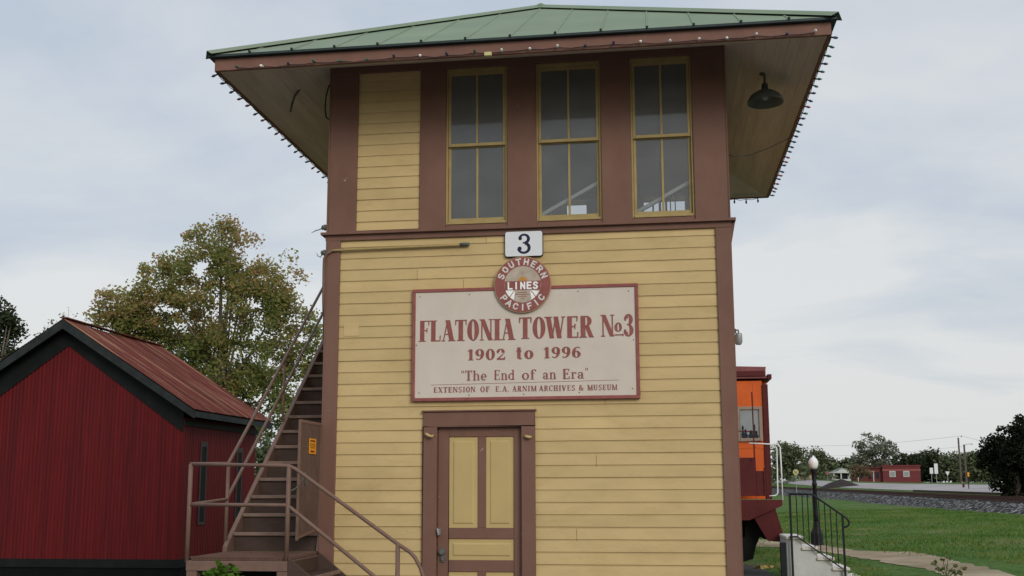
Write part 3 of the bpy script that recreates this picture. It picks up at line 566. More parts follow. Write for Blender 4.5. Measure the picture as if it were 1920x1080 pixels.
# ------------------------------------------------------------------ lettering: a small roman alphabet with thick stems and slab serifs
def GL(ch, Tk, t, sf):
    P = []; s = sf
    def Rc(a, b, c, d): P.append([(a, b), (c, b), (c, d), (a, d)])
    def stem(x, a=0, b=1, w=Tk): Rc(x-w/2, a, x+w/2, b)
    def ser(x, y, w): Rc(x-w/2, y if y < .5 else y-s, x+w/2, y+s if y < .5 else y)
    def dg(a, b, c, d, w): P.append([(a-w/2, b), (a+w/2, b), (c+w/2, d), (c-w/2, d)])
    def arc(cx, cy, rx, ry, a0, a1, T_=None, t_=None):
        T_ = T_ or Tk; t_ = t_ or t; n = max(4, int(abs(a1-a0)/12))
        for i in range(n):
            q = []
            a, b = R(a0+(a1-a0)*i/n), R(a0+(a1-a0)*(i+1)/n)
            for an, k in ((a, 0), (b, 0), (b, 1), (a, 1)): q.append((cx+(rx-T_*k)*math.cos(an), cy+(ry-t_*k)*math.sin(an)))
            P.append(q)
    def vt(x, y0, y1, w=.045, sg=1): P.append([(x-w/2, y0), (x+w/2, y0), (x+w/2+(.02*sg), y1), (x-w/2-(.02 if sg < 0 else 0), y1)])
    sw = Tk+.16; h = .66; T2 = Tk*.86
    if ch == 'F': stem(.17); ser(.17, 0, sw); Rc(.06, 1-t, .54, 1); vt(.52, .76, 1); Rc(.17, .50, .42, .5+t); vt(.42, .42, .64); W_ = .58
    elif ch == 'E': stem(.17); Rc(.06, 1-t, .54, 1); Rc(.06, 0, .57, t); vt(.52, .76, 1); vt(.55, 0, .26); Rc(.17, .49, .42, .49+t); vt(.42, .4, .64); W_ = .62
    elif ch == 'L': stem(.17); ser(.17, 1, sw); Rc(.06, 0, .55, t); vt(.53, 0, .28); W_ = .58
    elif ch == 'I': stem(.19); ser(.19, 0, sw); ser(.19, 1, sw); W_ = .38
    elif ch == 'T': stem(.32); ser(.32, 0, sw); Rc(.02, 1-t, .62, 1); vt(.045, .74, 1); vt(.595, .74, 1); W_ = .64
    elif ch == 'H': stem(.17); stem(.57); [ser(x, y, sw) for x in (.17, .57) for y in (0, 1)]; Rc(.17, .47, .57, .47+t); W_ = .74
    elif ch == 'A': dg(.11, 0, .33, 1, t*1.1); dg(.56, 0, .34, 1, Tk*1.05); Rc(.19, .3, .5, .3+t); ser(.11, 0, .2); ser(.56, 0, sw); W_ = .70
    elif ch == 'V': dg(.34, 0, .12, 1, Tk*1.05); dg(.36, 0, .58, 1, t*1.1); ser(.12, 1, sw); ser(.58, 1, .2); W_ = .70
    elif ch == 'W': dg(.28, 0, .11, 1, Tk); dg(.30, 0, .46, 1, t*1.1); dg(.64, 0, .47, 1, Tk); dg(.66, 0, .83, 1, t*1.1); ser(.11, 1, sw); ser(.47, 1, .2); ser(.83, 1, .2); W_ = .94
    elif ch == 'X': dg(.56, 0, .13, 1, Tk); dg(.11, 0, .56, 1, t*1.1); ser(.13, 1, sw); ser(.56, 1, .2); ser(.56, 0, sw); ser(.11, 0, .2); W_ = .7
    elif ch == 'N': stem(.12, 0, 1, t*1.2); stem(.6, 0, 1, t*1.2); dg(.58, 0, .15, 1, Tk); ser(.12, 0, .22); ser(.6, 1, .22); Rc(.0, 1-s, .18, 1); W_ = .72
    elif ch == 'M': stem(.12, 0, 1, t*1.2); stem(.74, 0, 1); dg(.42, 0, .16, 1, Tk*.95); dg(.42, 0, .72, 1, t*1.1); ser(.12, 0, .22); ser(.74, 0, sw); ser(.76, 1, .2); Rc(.0, 1-s, .18, 1); W_ = .88
    elif ch == 'U': stem(.17, .3, 1); stem(.56, .3, 1, t*1.2); arc(.335, .3, .255, .31, 180, 360, Tk*.9, t); ser(.17, 1, sw); ser(.56, 1, .2); W_ = .70
    elif ch == 'O': arc(.32, .5, .31, .515, 0, 360); W_ = .64
    elif ch == 'C': arc(.34, .5, .32, .515, 48, 312); vt(.545, .66, 1.0); P.append([(.50, .2), (.57, .24), (.59, .1), (.54, .08)]); W_ = .63
    elif ch == 'R': stem(.17); ser(.17, 0, sw); Rc(.06, 1-t, .34, 1); arc(.33, .755, .25, .245, -90, 90, Tk*.95, t); Rc(.17, .51, .34, .51+t); dg(.56, 0, .36, .52, Tk*.95); ser(.6, 0, .16); W_ = .66
    elif ch == 'P': stem(.17); ser(.17, 0, sw); Rc(.06, 1-t, .34, 1); arc(.33, .745, .26, .255, -90, 90); Rc(.17, .49, .34, .49+t); W_ = .62
    elif ch == 'S': arc(.28, .745, .235, .265, 35, 265, Tk*.85, t); arc(.28, .25, .25, .265, -145, 88, Tk*.85, t); P.append([(.12, .62), (.17, .52), (.46, .36), (.42, .5)]); vt(.47, .72, 1); vt(.06, .0, .27); W_ = .56
    elif ch == 'B': W_ = .6
    elif ch == '&': arc(.26, .76, .16, .25, 0, 360, Tk*.6, t); arc(.27, .27, .25, .285, 60, 330, Tk*.9, t); dg(.6, 0, .2, .62, Tk*.9); P.append([(.44, .1), (.5, .1), (.62, .42), (.56, .42)]); Rc(.5, .42, .66, .42+s); W_ = .7
    elif ch == 't': stem(.17, .1, .9, T2); Rc(.03, h-t, .32, h); arc(.24, .14, .155, .15, 180, 320, T2, t); P.append([(.085, h), (.17+T2/2, .92), (.17+T2/2, h)]); W_ = .38
    elif ch == 'o': arc(.27, h/2, .26, h/2+.01, 0, 360, T2, t); W_ = .54
    elif ch == 'h': stem(.15, 0, 1, T2); ser(.15, 0, .28); Rc(.02, 1-s, .15, 1); arc(.32, h-.2, .235, .215, 0, 170, T2, t); stem(.32+.235-T2/2, 0, h-.2, T2); ser(.49, 0, .26); W_ = .64
    elif ch == 'n': stem(.15, 0, h, T2); ser(.15, 0, .28); Rc(.02, h-s, .15, h); arc(.32, h-.2, .235, .215, 0, 170, T2, t); stem(.32+.235-T2/2, 0, h-.2, T2); ser(.49, 0, .26); W_ = .64
    elif ch == 'e': arc(.27, h/2, .25, h/2+.01, 0, 318, T2, t); Rc(.1, h/2-t*.3, .5, h/2+t*.7); W_ = .53
    elif ch == 'd': arc(.26, h/2, .25, h/2+.01, 40, 320, T2, t); stem(.45, 0, 1, T2); Rc(.3, 1-s, .45, 1); Rc(.45, 0, .60, s); W_ = .62
    elif ch == 'a': arc(.25, h-.17, .21, .18, 0, 160, T2, t); stem(.46-T2/2, .1, h-.17, T2); arc(.24, .18, .21, .19, 60, 330, T2, t); Rc(.4, 0, .56, s); P.append([(.06, h-.16), (.15, h-.18), (.14, h-.28), (.06, h-.27)]); W_ = .56
    elif ch == 'r': stem(.15, 0, h, T2); ser(.15, 0, .3); Rc(.02, h-s, .15, h); arc(.3, h-.15, .15, .16, 50, 180, T2*.7, t); P.append([(.34, h-.17), (.45, h-.17), (.45, h-.03), (.34, h-.01)]); W_ = .46
    elif ch == 'f': stem(.16, 0, .8, T2); ser(.16, 0, .3); Rc(.03, h-t, .34, h); arc(.3, .8, .22, .21, 60, 180, T2, t); P.append([(.34, .82), (.45, .82), (.45, .97), (.34, .98)]); W_ = .42
    elif ch == '0': arc(.31, .5, .29, .51, 0, 360); W_ = .62
    elif ch == '1': stem(.22); ser(.22, 0, .36); P.append([(.02, .78), (.02, .86), (.22, 1), (.22, .86)]); W_ = .42
    elif ch == '2': arc(.28, .72, .26, .29, -20, 180, Tk, t); P.append([(.39, .52), (.54, .62), (.20, .12), (.05, .1)]); Rc(.04, 0, .53, t*2.0); vt(.53, 0, .27); P.append([(.03, .72), (.14, .72), (.17, .62), (.06, .6)]); W_ = .58
    elif ch == '3': arc(.25, .755, .25, .26, -80, 165, Tk, t); arc(.25, .265, .28, .28, -165, 85, Tk*1.05, t); Rc(.16, .50, .32, .5+t); P.append([(.01, .72), (.12, .70), (.14, .82), (.03, .86)]); P.append([(-.02, .18), (.10, .16), (.13, .30), (.0, .31)]); W_ = .55
    elif ch == '6': arc(.30, .31, .28, .32, 0, 360); arc(.42, .42, .40, .58, 95, 185, Tk, t); P.append([(.40, .93), (.40, 1.0), (.55, .90), (.50, .82)]); W_ = .6
    elif ch == '9': arc(.30, .69, .28, .32, 0, 360); arc(.18, .58, .40, .58, -85, 5, Tk, t); P.append([(.20, .07), (.20, 0), (.05, .10), (.10, .18)]); W_ = .6
    elif ch == '"': P.append([(.03, 1), (.12, 1), (.10, .74), (.06, .74)]); P.append([(.19, 1), (.28, 1), (.26, .74), (.22, .74)]); W_ = .3
    elif ch == '.': Rc(.05, 0, .17, .13); W_ = .22
    else: W_ = .3
    return W_, P
LETN = [0]
def word(mb, txt, x0, x1, zb, cap, y, Tk=.18, t=.06, sf=.055, gap=.09, fn=None):
    gl = [GL(c, Tk, t, sf) for c in txt]; tot = sum(g_[0] for g_ in gl)+gap*(len(gl)-1); k = (x1-x0)/tot; x = 0
    for W_, P in gl:
        for q in P:
            LETN[0] += 1; yy = y-.00012*(LETN[0] % 40)
            pts = [(x0+(x+a)*k, yy, zb+b_*cap) for a, b_ in q]
            ar = sum(pts[i][0]*pts[(i+1) % len(pts)][2]-pts[(i+1) % len(pts)][0]*pts[i][2] for i in range(len(pts)))
            mb.poly(pts if ar > 0 else pts[::-1])
        x += W_+gap
sg = empty('name_sign', (2.05, -.02, 2.513), 'large cream museum name board with red border above the door', 'sign')
b = MB().box(.921, 3.186, -.034, -.006, 2.513, 3.635); rebevel(b.build('board', M['board'], sg), .002)
bd = MB(); bw = .034
bd.box(.921-.008, 3.194, -.044, -.004, 3.635-bw+.01, 3.645); bd.box(.913, 3.194, -.044, -.004, 2.503, 2.503+bw); bd.box(.913, .913+bw, -.0435, -.004, 2.503+bw, 3.645-bw); bd.box(3.194-bw, 3.194, -.0435, -.004, 2.503+bw, 3.645-bw)
rebevel(bd.build('border', M['ink'], sg), .003)
LY = -.0355
m = MB(); word(m, 'FLATONIA', .985, 1.959, 3.106, .215, LY, .24, .055, .045, .02); word(m, 'TOWER', 2.002, 2.748, 3.113, .217, LY, .22, .055, .045, .02)
word(m, 'N', 2.82, 2.958, 3.118, .218, LY, .22, .055, .045); word(m, 'o', 2.956, 3.03, 3.162, .14, LY, .22, .06, .05); word(m, '.', 3.026, 3.05, 3.12, .18, LY); word(m, '3', 3.05, 3.146, 3.118, .218, LY, .22, .055)
m.box(2.955, 3.03, LY-.004, LY, 3.128, 3.138); m.build('title_lettering', M['ink'], sg)
m = MB(); word(m, '1902', 1.484, 1.867, 2.908, .111, LY, .2, .07, .06, .07); word(m, 'to', 1.974, 2.151, 2.911, .13, LY, .22, .08, .06, .08); word(m, '1996', 2.252, 2.622, 2.914, .111, LY, .2, .07, .06, .07); m.build('date_lettering', M['ink'], sg)
m = MB(); word(m, '"', 1.42, 1.452, 2.705, .1, LY)
for tx, a, c in (('The', 1.46, 1.679), ('End', 1.749, 1.963), ('of', 2.032, 2.172), ('an', 2.24, 2.376), ('Era', 2.435, 2.652)): word(m, tx, a, c, 2.705, .1, LY, .16, .06, .06, .06)
word(m, '"', 2.66, 2.69, 2.71, .1, LY); m.build('motto_lettering', M['ink'], sg)
m = MB(); m.poly([(1.111, LY, 2.664), (2.99, LY, 2.684), (2.99, LY, 2.688), (1.111, LY, 2.668)])
for tx, a, c in (('EXTENSION', 1.139, 1.566), ('OF', 1.615, 1.711), ('E.A.', 1.765, 1.905), ('ARNIM', 1.936, 2.178), ('ARCHIVES', 2.202, 2.56), ('&', 2.595, 2.645), ('MUSEUM', 2.681, 2.973)): word(m, tx, a, c, 2.589, .054, LY, .17, .075, .07, .1)
m.build('small_lettering', M['ink'], sg)
m = MB()
for x, z in ((.99, 3.57), (3.10, 3.57), (.99, 2.59), (3.12, 2.60), (1.5, 2.56), (2.05, 2.56), (2.6, 2.57), (.96, 3.07), (3.14, 3.08), (1.5, 3.58), (2.6, 3.58)): m.lathe([(.006, 0), (.006, .003), (.003, .005)], (x, -.034, z), (0, -1, 0), 8)
m.build('screw', M['dark_metal'], sg)['kind'] = 'stuff'
# round emblem
EC = (2.047, 3.661); em = empty('emblem_sign', (EC[0], -.045, EC[1]), 'round brick red railroad emblem over the top edge of the name board', 'sign')
def disc(r0, r1, y0, y1, n=48):
    mb = MB()
    mb.lathe([(r1, -y0), (r1, -y1)] if r0 == 0 else [(r0, -y0), (r1, -y0), (r1, -y1), (r0, -y1)], (EC[0], 0, EC[1]), (0, -1, 0), n); return mb
M['em_grey'] = mat('weathered_grey_emblem', (.42, .35, .28), .6, .25, 12, chip=(.62, .58, .5), chip_amt=.68, chip_scale=22)
M['em_white'] = mat('chipped_white_letters', (.60, .57, .53), .6, .2, 25, chip=(.25, .12, .1), chip_amt=.63, chip_scale=38)
disc(0, .288, -.046, -.062).build('backing', mat('tan_emblem_edge', (.38, .23, .13), .6, .1), em)
disc(.186, .279, -.062, -.066).build('ring', M['ink'], em); disc(0, .186, -.062, -.0674).build('face', M['em_grey'], em)
m = MB(); yy = -.0695
def pc(r, a): return (EC[0]+r*math.cos(R(a)), yy, EC[1]+r*math.sin(R(a)))
m.poly([(EC[0]-.178, yy, EC[1]-.058), (EC[0]+.178, yy, EC[1]-.058), (EC[0]+.184, yy, EC[1]+.034), (EC[0]-.184, yy, EC[1]+.034)]); m.build('name_band', M['ink'], em)
m = MB(); yy = -.0682; m.poly([pc(.180, a) for a in range(199, 242, 6)]+[(EC[0]-.075, yy, EC[1]-.058)]); m.poly([pc(.180, a) for a in range(300, 342, 6)][::1]+[(EC[0]+.075, yy, EC[1]-.058)]); m.build('track_side', M['white'], em)
m = MB(); m.poly([(EC[0]+.05*math.cos(R(a)), -.0682, EC[1]+.036+.04*math.sin(R(a))) for a in range(0, 181, 15)]); m.build('sun_mark', mat('orange_emblem_sun', (.5, .25, .06), .6, .2, 20), em)
m = MB()
for z, w_ in ((-.085, .05), (-.105, .075), (-.125, .05), (-.145, .02)): m.poly([(EC[0]-w_, -.0685, EC[1]+z), (EC[0]+w_*.9, -.0685, EC[1]+z), (EC[0]+w_*.9, -.0685, EC[1]+z+.006), (EC[0]-w_, -.0685, EC[1]+z+.006)])
for sx in (-1, 1): m.poly([(EC[0]+sx*.075, -.0688, EC[1]-.058), (EC[0]+sx*.083, -.0688, EC[1]-.058), (EC[0]+sx*.138, -.0688, EC[1]-.13), (EC[0]+sx*.128, -.0688, EC[1]-.13)][::sx])
m.build('track_mark', M['ink'], em)
def blk(ch):        # block letter strokes in a 0..1 by 0..1 cell: list of polylines
    return {'S': [[(.9, .85), (.6, 1), (.25, .95), (.12, .75), (.3, .57), (.7, .45), (.9, .25), (.7, .03), (.3, 0), (.08, .15)]], 'O': [[(.5, 1), (.15, .85), (.05, .5), (.15, .15), (.5, 0), (.85, .15), (.95, .5), (.85, .85), (.5, 1)]], 'U': [[(.1, 1), (.1, .3), (.3, .03), (.7, .03), (.9, .3), (.9, 1)]], 'T': [[(.0, 1), (1, 1)], [(.5, 1), (.5, 0)]], 'H': [[(.1, 0), (.1, 1)], [(.9, 0), (.9, 1)], [(.1, .5), (.9, .5)]], 'E': [[(.9, 1), (.12, 1), (.12, 0), (.9, 0)], [(.12, .52), (.75, .52)]], 'R': [[(.1, 0), (.1, 1), (.7, 1), (.9, .8), (.75, .52), (.1, .5)], [(.5, .5), (.95, 0)]], 'N': [[(.1, 0), (.1, 1), (.9, 0), (.9, 1)]], 'P': [[(.1, 0), (.1, 1), (.7, 1), (.92, .77), (.7, .48), (.1, .46)]], 'A': [[(.0, 0), (.5, 1), (1, 0)], [(.2, .33), (.8, .33)]], 'C': [[(.92, .8), (.6, 1), (.2, .88), (.06, .5), (.2, .12), (.6, 0), (.92, .2)]], 'I': [[(.5, 0), (.5, 1)]], 'F': [[(.12, 0), (.12, 1), (.92, 1)], [(.12, .5), (.75, .5)]], 'L': [[(.12, 1), (.12, 0), (.9, 0)]]}[ch]
def stroke(mb, pl, fn, wd, y):
    for i in range(len(pl)-1):
        a, b_ = Vector(fn(*pl[i])), Vector(fn(*pl[i+1])); d = (b_-a).normalized(); a, b_ = a-d*wd*.45, b_+d*wd*.45; p = Vector((-d.y, d.x))*wd/2; LETN[0] += 1; yy = y-.00015*(LETN[0] % 20)
        mb.poly([(q.x, yy, q.y) for q in (a-p, b_-p, b_+p, a+p)])
m = MB()
for tx, a0, a1, ro_, flip in (('SOUTHERN', 158, 22, .206, 0), ('PACIFIC', 216, 324, .204, 1)):
    for i, ch in enumerate(tx):
        an = R(a0+(a1-a0)*i/(len(tx)-1)); hh, ww = .056, .046
        c = Vector((EC[0]+.2325*math.cos(an), EC[1]+.2325*math.sin(an))); rd = Vector((math.cos(an), math.sin(an))); u = Vector((rd.y, -rd.x))
        if flip: rd, u = -rd, -u
        fn = lambda x, y, c=c, rd=rd, u=u: c+u*(x-.5)*ww+rd*(y-.5)*hh
        for pl in blk(ch): stroke(m, pl, fn, .0145, -.0665)
m.build('ring_lettering', M['em_white'], em)
m = MB()
for i, ch in enumerate('LINES'):
    x0 = EC[0]-.148+i*.064
    for pl in blk(ch): stroke(m, pl, lambda x, y: Vector((x0+(x if ch != 'I' else x*.6+.15)*.045, EC[1]-.044+y*.062)), .016, -.0705)
m.build('band_lettering', M['white'], em)
# number plate
npz = empty('number_plate', (2.057, -.03, 3.954), 'white rectangular plate with dark numeral 3 under the ledge', 'sign')
def rrect(x0, x1, z0, z1, r, n=5):
    P = []
    for cx, cz, a in ((x1-r, z0+r, -90), (x1-r, z1-r, 0), (x0+r, z1-r, 90), (x0+r, z0+r, 180)):
        for k in range(n+1): P.append((cx+r*math.cos(R(a+90*k/n)), cz+r*math.sin(R(a+90*k/n))))
    return P
m = MB(); P = rrect(1.868, 2.246, 3.957, 4.212, .024); n_ = len(P); m.v += [(x, -.04, z) for x, z in P]+[(x, -.018, z) for x, z in P]; m.f.append(tuple(range(n_))); m.f += [(i, n_+i, n_+(i+1) % n_, (i+1) % n_) for i in range(n_)]; m.build('plate', M['plate'], npz)
m = MB(); P2 = rrect(1.862, 2.252, 3.951, 4.218, .028); n_ = len(P2); m.v += [(x, -.03, z) for x, z in P2]+[(x, -.008, z) for x, z in P2]; m.f.append(tuple(range(n_))); m.f += [(i, n_+i, n_+(i+1) % n_, (i+1) % n_) for i in range(n_)]; m.build('rim', M['black'], npz)
m = MB(); cx, z0 = 2.062, 3.988; y = -.0412
def arcs(cx, cz, rx, rz, a0, a1, w0, w1, n=18):
    global y
    for i in range(n):
        q = []
        for f in (i/n, (i+1)/n):
            a = R(a0+(a1-a0)*f); wd = w0+(w1-w0)*f if isinstance(w1, float) else w0; q.append((cx+rx*math.cos(a), cz+rz*math.sin(a), cx+(rx-wd)*math.cos(a), cz+(rz-wd*.8)*math.sin(a)))
        pts = [(q[0][0], y, q[0][1]), (q[1][0], y, q[1][1]), (q[1][2], y, q[1][3]), (q[0][2], y, q[0][3])]; m.poly(pts if a1 > a0 else pts[::-1])
arcs(cx, z0+.146, .060, .055, -75, 165, .034, .025); y -= .0003; arcs(cx-.003, z0+.054, .070, .063, -170, 80, .026, .036); y -= .0003
for px, pz, r_ in ((cx-.040, z0+.152, .019), (cx-.046, z0+.047, .021)): m.poly([(px+r_*math.cos(R(a)), y, pz+r_*math.sin(R(a))) for a in range(0, 360, 24)]); y -= .0002
m.poly([(cx-.014, y, z0+.099), (cx+.022, y, z0+.094), (cx+.022, y, z0+.115), (cx-.014, y, z0+.113)]); m.build('numeral', M['navy'], npz)
# ------------------------------------------------------------------ outside staircase, gate, chain
LZ = 1.025
stc = empty('outside_staircase', (-.5, -.45, 0), 'brown outside staircase with pipe railings climbing the left side of the tower', 'staircase')
def ob(name, mb, m, parent=stc, bev=.004, smooth=False):
    o = mb.build(name, M[m], parent, smooth); return rebevel(o, bev) if bev else o
gr = MB()
for k in range(23): y = -.885+k*.041; gr.box(-.955, -.035, y, y+.006, LZ-.032, LZ)
for k in range(24): x = -.955+k*.04; gr.box(x, x+.005, -.885, .025, LZ-.03, LZ-.003)
for k in range(46): x = -.955+k*.02; gr.box(x, x+.011, -.893, -.887, LZ-.012, LZ+.006)
ob('landing_grating', gr, 'grate', bev=0)
fr_ = MB().box(-.98, -.01, -.93, -.895, LZ-.125, LZ-.035).box(-.98, -.945, -.895, .03, LZ-.125, LZ-.035).box(-.045, -.01, -.895, .03, LZ-.125, LZ-.035).box(-.945, -.045, -.01, .03, LZ-.125, LZ-.035)
ob('landing_frame', fr_, 'rail')
for x, y in ((-.975, -.925), (-.11, -.925), (-.975, -.06), (-.11, -.06)): ob('leg', MB().box(x, x+.1, y, y+.09, -.05, LZ-.126), 'rail')
ob('under_shade_sheet', MB().box(-.945, -.05, .04, .06, -.05, LZ-.13), 'blackish', bev=0)  # added black sheet standing in for shed base and shade under the landing
RI, RU = .1835, .2165
for k in range(1, 14):
    z = LZ+RI*k; y = .05+(k-1)*RU
    o = ob('step', MB().box(-.935, -.045, y+.012, y+RU+.03, z-.04, z-.001).box(-.935, -.045, y+.02, y+.04, z-RI-.002, z-.041), 'step', bev=.002)
    ob('nosing', MB().box(-.935, -.045, y-.006, y+.012, z-.034, z+.001), 'nosing', o, .003)
def slant(x0, x1, y0, z0, y1, z1, dp):
    mb = MB(); mb.hexa([(x0, y0, z0-dp), (x1, y0, z0-dp), (x1, y1, z1-dp), (x0, y1, z1-dp), (x0, y0, z0), (x1, y0, z0), (x1, y1, z1), (x0, y1, z1)]); return mb
sl = RI/RU
ob('stringer', slant(-.985, -.937, -.10, LZ+.05, 2.85, LZ+.05+2.95*sl, .30), 'rail'); ob('stringer', slant(-.043, -.028, .03, LZ+.16, 2.85, LZ+.16+2.82*sl, .30), 'step')
ob('upper_landing', MB().box(-.985, -.03, 2.86, 3.9, LZ+RI*14-.05, LZ+RI*14).box(-.985, -.945, 2.86, 3.9, LZ+RI*14-.2, LZ+RI*14-.051), 'step')
for x, y in ((-.96, 3.8), (-.12, 3.8)): ob('leg', MB().box(x, x+.09, y, y+.09, -.05, LZ+RI*14-.201), 'rail')
pr = .0175
def pipe(name, pts, r=pr): ob(name, MB().tube(pts, r, 10), 'rail', bev=0, smooth=True)
pipe('handrail', [(-.985, -.9, 1.875), (-.03, -.9, 1.852), (.03, -.9, 1.825), (1.0, -.9, 1.155), (1.12, -.9, 1.08), (1.17, -.9, 1.03), (1.22, -.9, .94), (1.27, -.9, .80), (1.33, -.9, .6), (1.33, -.9, .5)])
pipe('middle_rail', [(-.985, -.9, 1.50), (-.05, -.9, 1.493), (-.01, -.9, 1.475), (.79, -.9, .868), (1.01, -.9, .70)])
pipe('post', [(-.985, -.9, LZ-.05), (-.985, -.9, 1.875)], .021); pipe('post', [(-.03, -.9, LZ-.05), (-.03, -.9, 1.852)], .021); pipe('post', [(1.01, -.9, 0), (1.01, -.9, 1.15)], .021)
pipe('handrail', [(-.985, -.9, 1.875), (-.985, -.03, 1.90), (-.985, 2.96, 4.36), (-.985, 3.9, 4.5)]); pipe('middle_rail', [(-.985, -.9, 1.50), (-.985, -.04, 1.54), (-.985, 2.96, 4.0), (-.985, 3.9, 4.1)])
pipe('post', [(-.985, -.03, LZ), (-.985, -.03, 1.90)], .018); pipe('post', [(-.985, 1.5, 2.2), (-.985, 1.5, 3.15)], .016); pipe('post', [(-.985, 2.93, 3.4), (-.985, 2.93, 4.34)], .016); pipe('post', [(-.1, 3.05, 3.4), (-.1, 3.05, 4.5)], .02)
ob('end_plate', MB().hexa([(-.05, .0, LZ), (-.03, .0, LZ), (-.03, .1, LZ), (-.05, .1, LZ), (-.05, .045, LZ+.2), (-.03, .045, LZ+.2), (-.03, .12, LZ+.2), (-.05, .12, LZ+.2)]), 'nosing')
for k in range(1, 6):
    z = LZ-.172*k; x = -.02+(k-1)*.225
    o = ob('step', MB().box(x, x+.245, -.87, -.06, z-.035, z-.001).box(x-.01, x+.012, -.87, -.06, z, z+.130), 'step', bev=.002); ob('nosing', MB().box(x+.23, x+.25, -.87, -.06, z-.036, z+.002), 'nosing', o, .003)
for y0, y1 in ((-.925, -.885), (-.055, -.035)): 
    mb = MB(); mb.hexa([(-.008, y0, LZ-.26), (-.008, y1, LZ-.26), (1.12, y1, -.06), (1.12, y0, -.06), (-.008, y0, LZ-.0), (-.008, y1, LZ-.0), (1.2, y1, .08), (1.2, y0, .08)]); ob('stringer', mb, 'step')
gt = empty('stair_gate', (-.02, -.33, 1.17), 'brown ribbed metal gate panel beside the lower left corner of the tower', 'gate')
g_ = MB().box(-.035, -.012, -.665, -.635, 1.16, 2.295).box(-.035, -.012, -.045, -.012, 1.22, 2.295).box(-.035, -.012, -.635, -.045, 2.265, 2.295); g_.hexa([(-.035, -.635, 1.175), (-.012, -.635, 1.175), (-.012, -.045, 1.235), (-.035, -.045, 1.235), (-.035, -.635, 1.20), (-.012, -.635, 1.20), (-.012, -.045, 1.26), (-.035, -.045, 1.26)])
ob('frame', g_, 'rail', gt)
g_ = MB()
for k in range(15):
    y = -.635+k*.0393; g_.hexa([(-.03, y, 1.2), (-.016, y+.009, 1.2), (-.016, y+.030, 1.2), (-.03, y+.0392, 1.2), (-.03, y, 2.265), (-.016, y+.009, 2.265), (-.016, y+.030, 2.265), (-.03, y+.0392, 2.265)])
ob('ribbed_panel', g_, 'gate', gt, bev=0)
c = on_x(587, 837, -.009); nt_ = empty('notice_sign', c, 'small orange notice hanging on the ribbed stair gate', 'sign')
ob('plate', MB().box(-.0135, -.0095, c.y-.105, c.y+.105, c.z-.075, c.z+.075), 'orange_sign', nt_, .002)
m = MB()
for z, w_, h_ in ((.052, .075, .016), (.022, .08, .008), (.004, .085, .008), (-.014, .07, .008), (-.05, .06, .02)):
    for k in range(4): y = c.y-w_+k*w_*.5; m.box(-.0095, -.0088, y, y+w_*.42, c.z+z-h_/2, c.z+z+h_/2)
m.build('print_marks', M['maroon'], nt_)
ch = MB(); a, b_ = Vector((-.03, -.88, 1.63)), Vector((-.01, -.5, 1.79))
pts = [a.lerp(b_, i/12)-Vector((0, 0, .05*4*(i/12)*(1-i/12))) for i in range(13)]
for i in range(12): ch.tube([pts[i]-(pts[i+1]-pts[i])*.2, pts[i+1]+(pts[i+1]-pts[i])*.2], .0075 if i % 2 else .005, 6)
ch.tube([b_, b_+Vector((0, .02, -.09)), b_+Vector((0, .03, -.12))], .008, 6); tag(ch.build('chain', M['dark_metal'], loc=a), 'dark chain tied between landing post and ribbed gate', 'chain')

# ------------------------------------------------------------------ red shed
SX0, SX1, SY0, SY1 = -10.7, -5.75, 9.0, 12.75; SM = (SX0+SX1)/2
shed = empty('shed', (SM, SY0, 0), 'dark red metal shed with black gable trim and rusty roof', 'shed')
def sh(name, mb, m, parent=shed, bev=0): o = mb.build(name, M[m], parent); return rebevel(o, bev) if bev else o
WT, RT, PK = 3.02, 4.86, 4.98          # wall top, gable top, ridge
def corr(mb, a, b_, zb, zt, nrm):      # ribbed wall sheet from a to b_, zt may be a function of the fraction
    a, b_ = Vector(a), Vector(b_); L = (b_-a).length; n = round(L/.076); nv = Vector(nrm); base = len(mb.v)
    for i in range(n*4+1):
        f = i/(n*4); o = (.0, .0, .006, .006)[i % 4]; p = a.lerp(b_, f)+nv*o; mb.v.append((p.x, p.y, zb)); mb.v.append((p.x, p.y, zt(f) if callable(zt) else zt))
    for i in range(n*4): q = base+i*2; mb.f.append((q, q+2, q+3, q+1))
gz = lambda f: WT+(RT-WT)*(1-abs(2*f-1))
w = MB(); corr(w, (SX0, SY0, 0), (SX1, SY0, 0), .31, gz, (0, -1, 0)); corr(w, (SX1, SY0, 0), (SX1, SY1, 0), .31, WT, (1, 0, 0)); corr(w, (SX0, SY1, 0), (SX0, SY0, 0), .31, WT, (-1, 0, 0)); corr(w, (SX1, SY1, 0), (SX0, SY1, 0), .31, gz, (0, 1, 0))
w.box(SX1-.005, SX1+.02, SY0-.02, SY0+.0, .31, WT); sh('wall', w, 'shed_red')
sh('base_band', MB().box(SX0-.01, SX1+.012, SY0-.025, SY0+.03, .15, .31).box(SX1-.03, SX1+.014, SY0+.03, SY1, .15, .31).box(SX0-.014, SX0+.03, SY0+.03, SY1, .15, .31), 'shed_black')
lt = MB()
for k in range(72):
    x = SX0+k*.064; lt.bar((x, SY0+.01, -.25), (x+.4, SY0+.01, .15), .018, .006, (0, 1, 0)); lt.bar((x+.4, SY0+.02, -.25), (x, SY0+.02, .15), .018, .006, (0, 1, 0))
for k in range(75): y = SY0+k*.05; lt.bar((SX1-.01, y, -.25), (SX1-.01, y+.2, .15), .012, .006, (1, 0, 0)); lt.bar((SX1-.02, y+.2, -.25), (SX1-.02, y, .15), .012, .006, (1, 0, 0))
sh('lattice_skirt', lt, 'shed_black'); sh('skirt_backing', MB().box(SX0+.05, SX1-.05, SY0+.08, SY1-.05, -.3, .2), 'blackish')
EO, GO = .36, .30; slp = (RT-WT)/((SX1-SX0)/2)*1.0
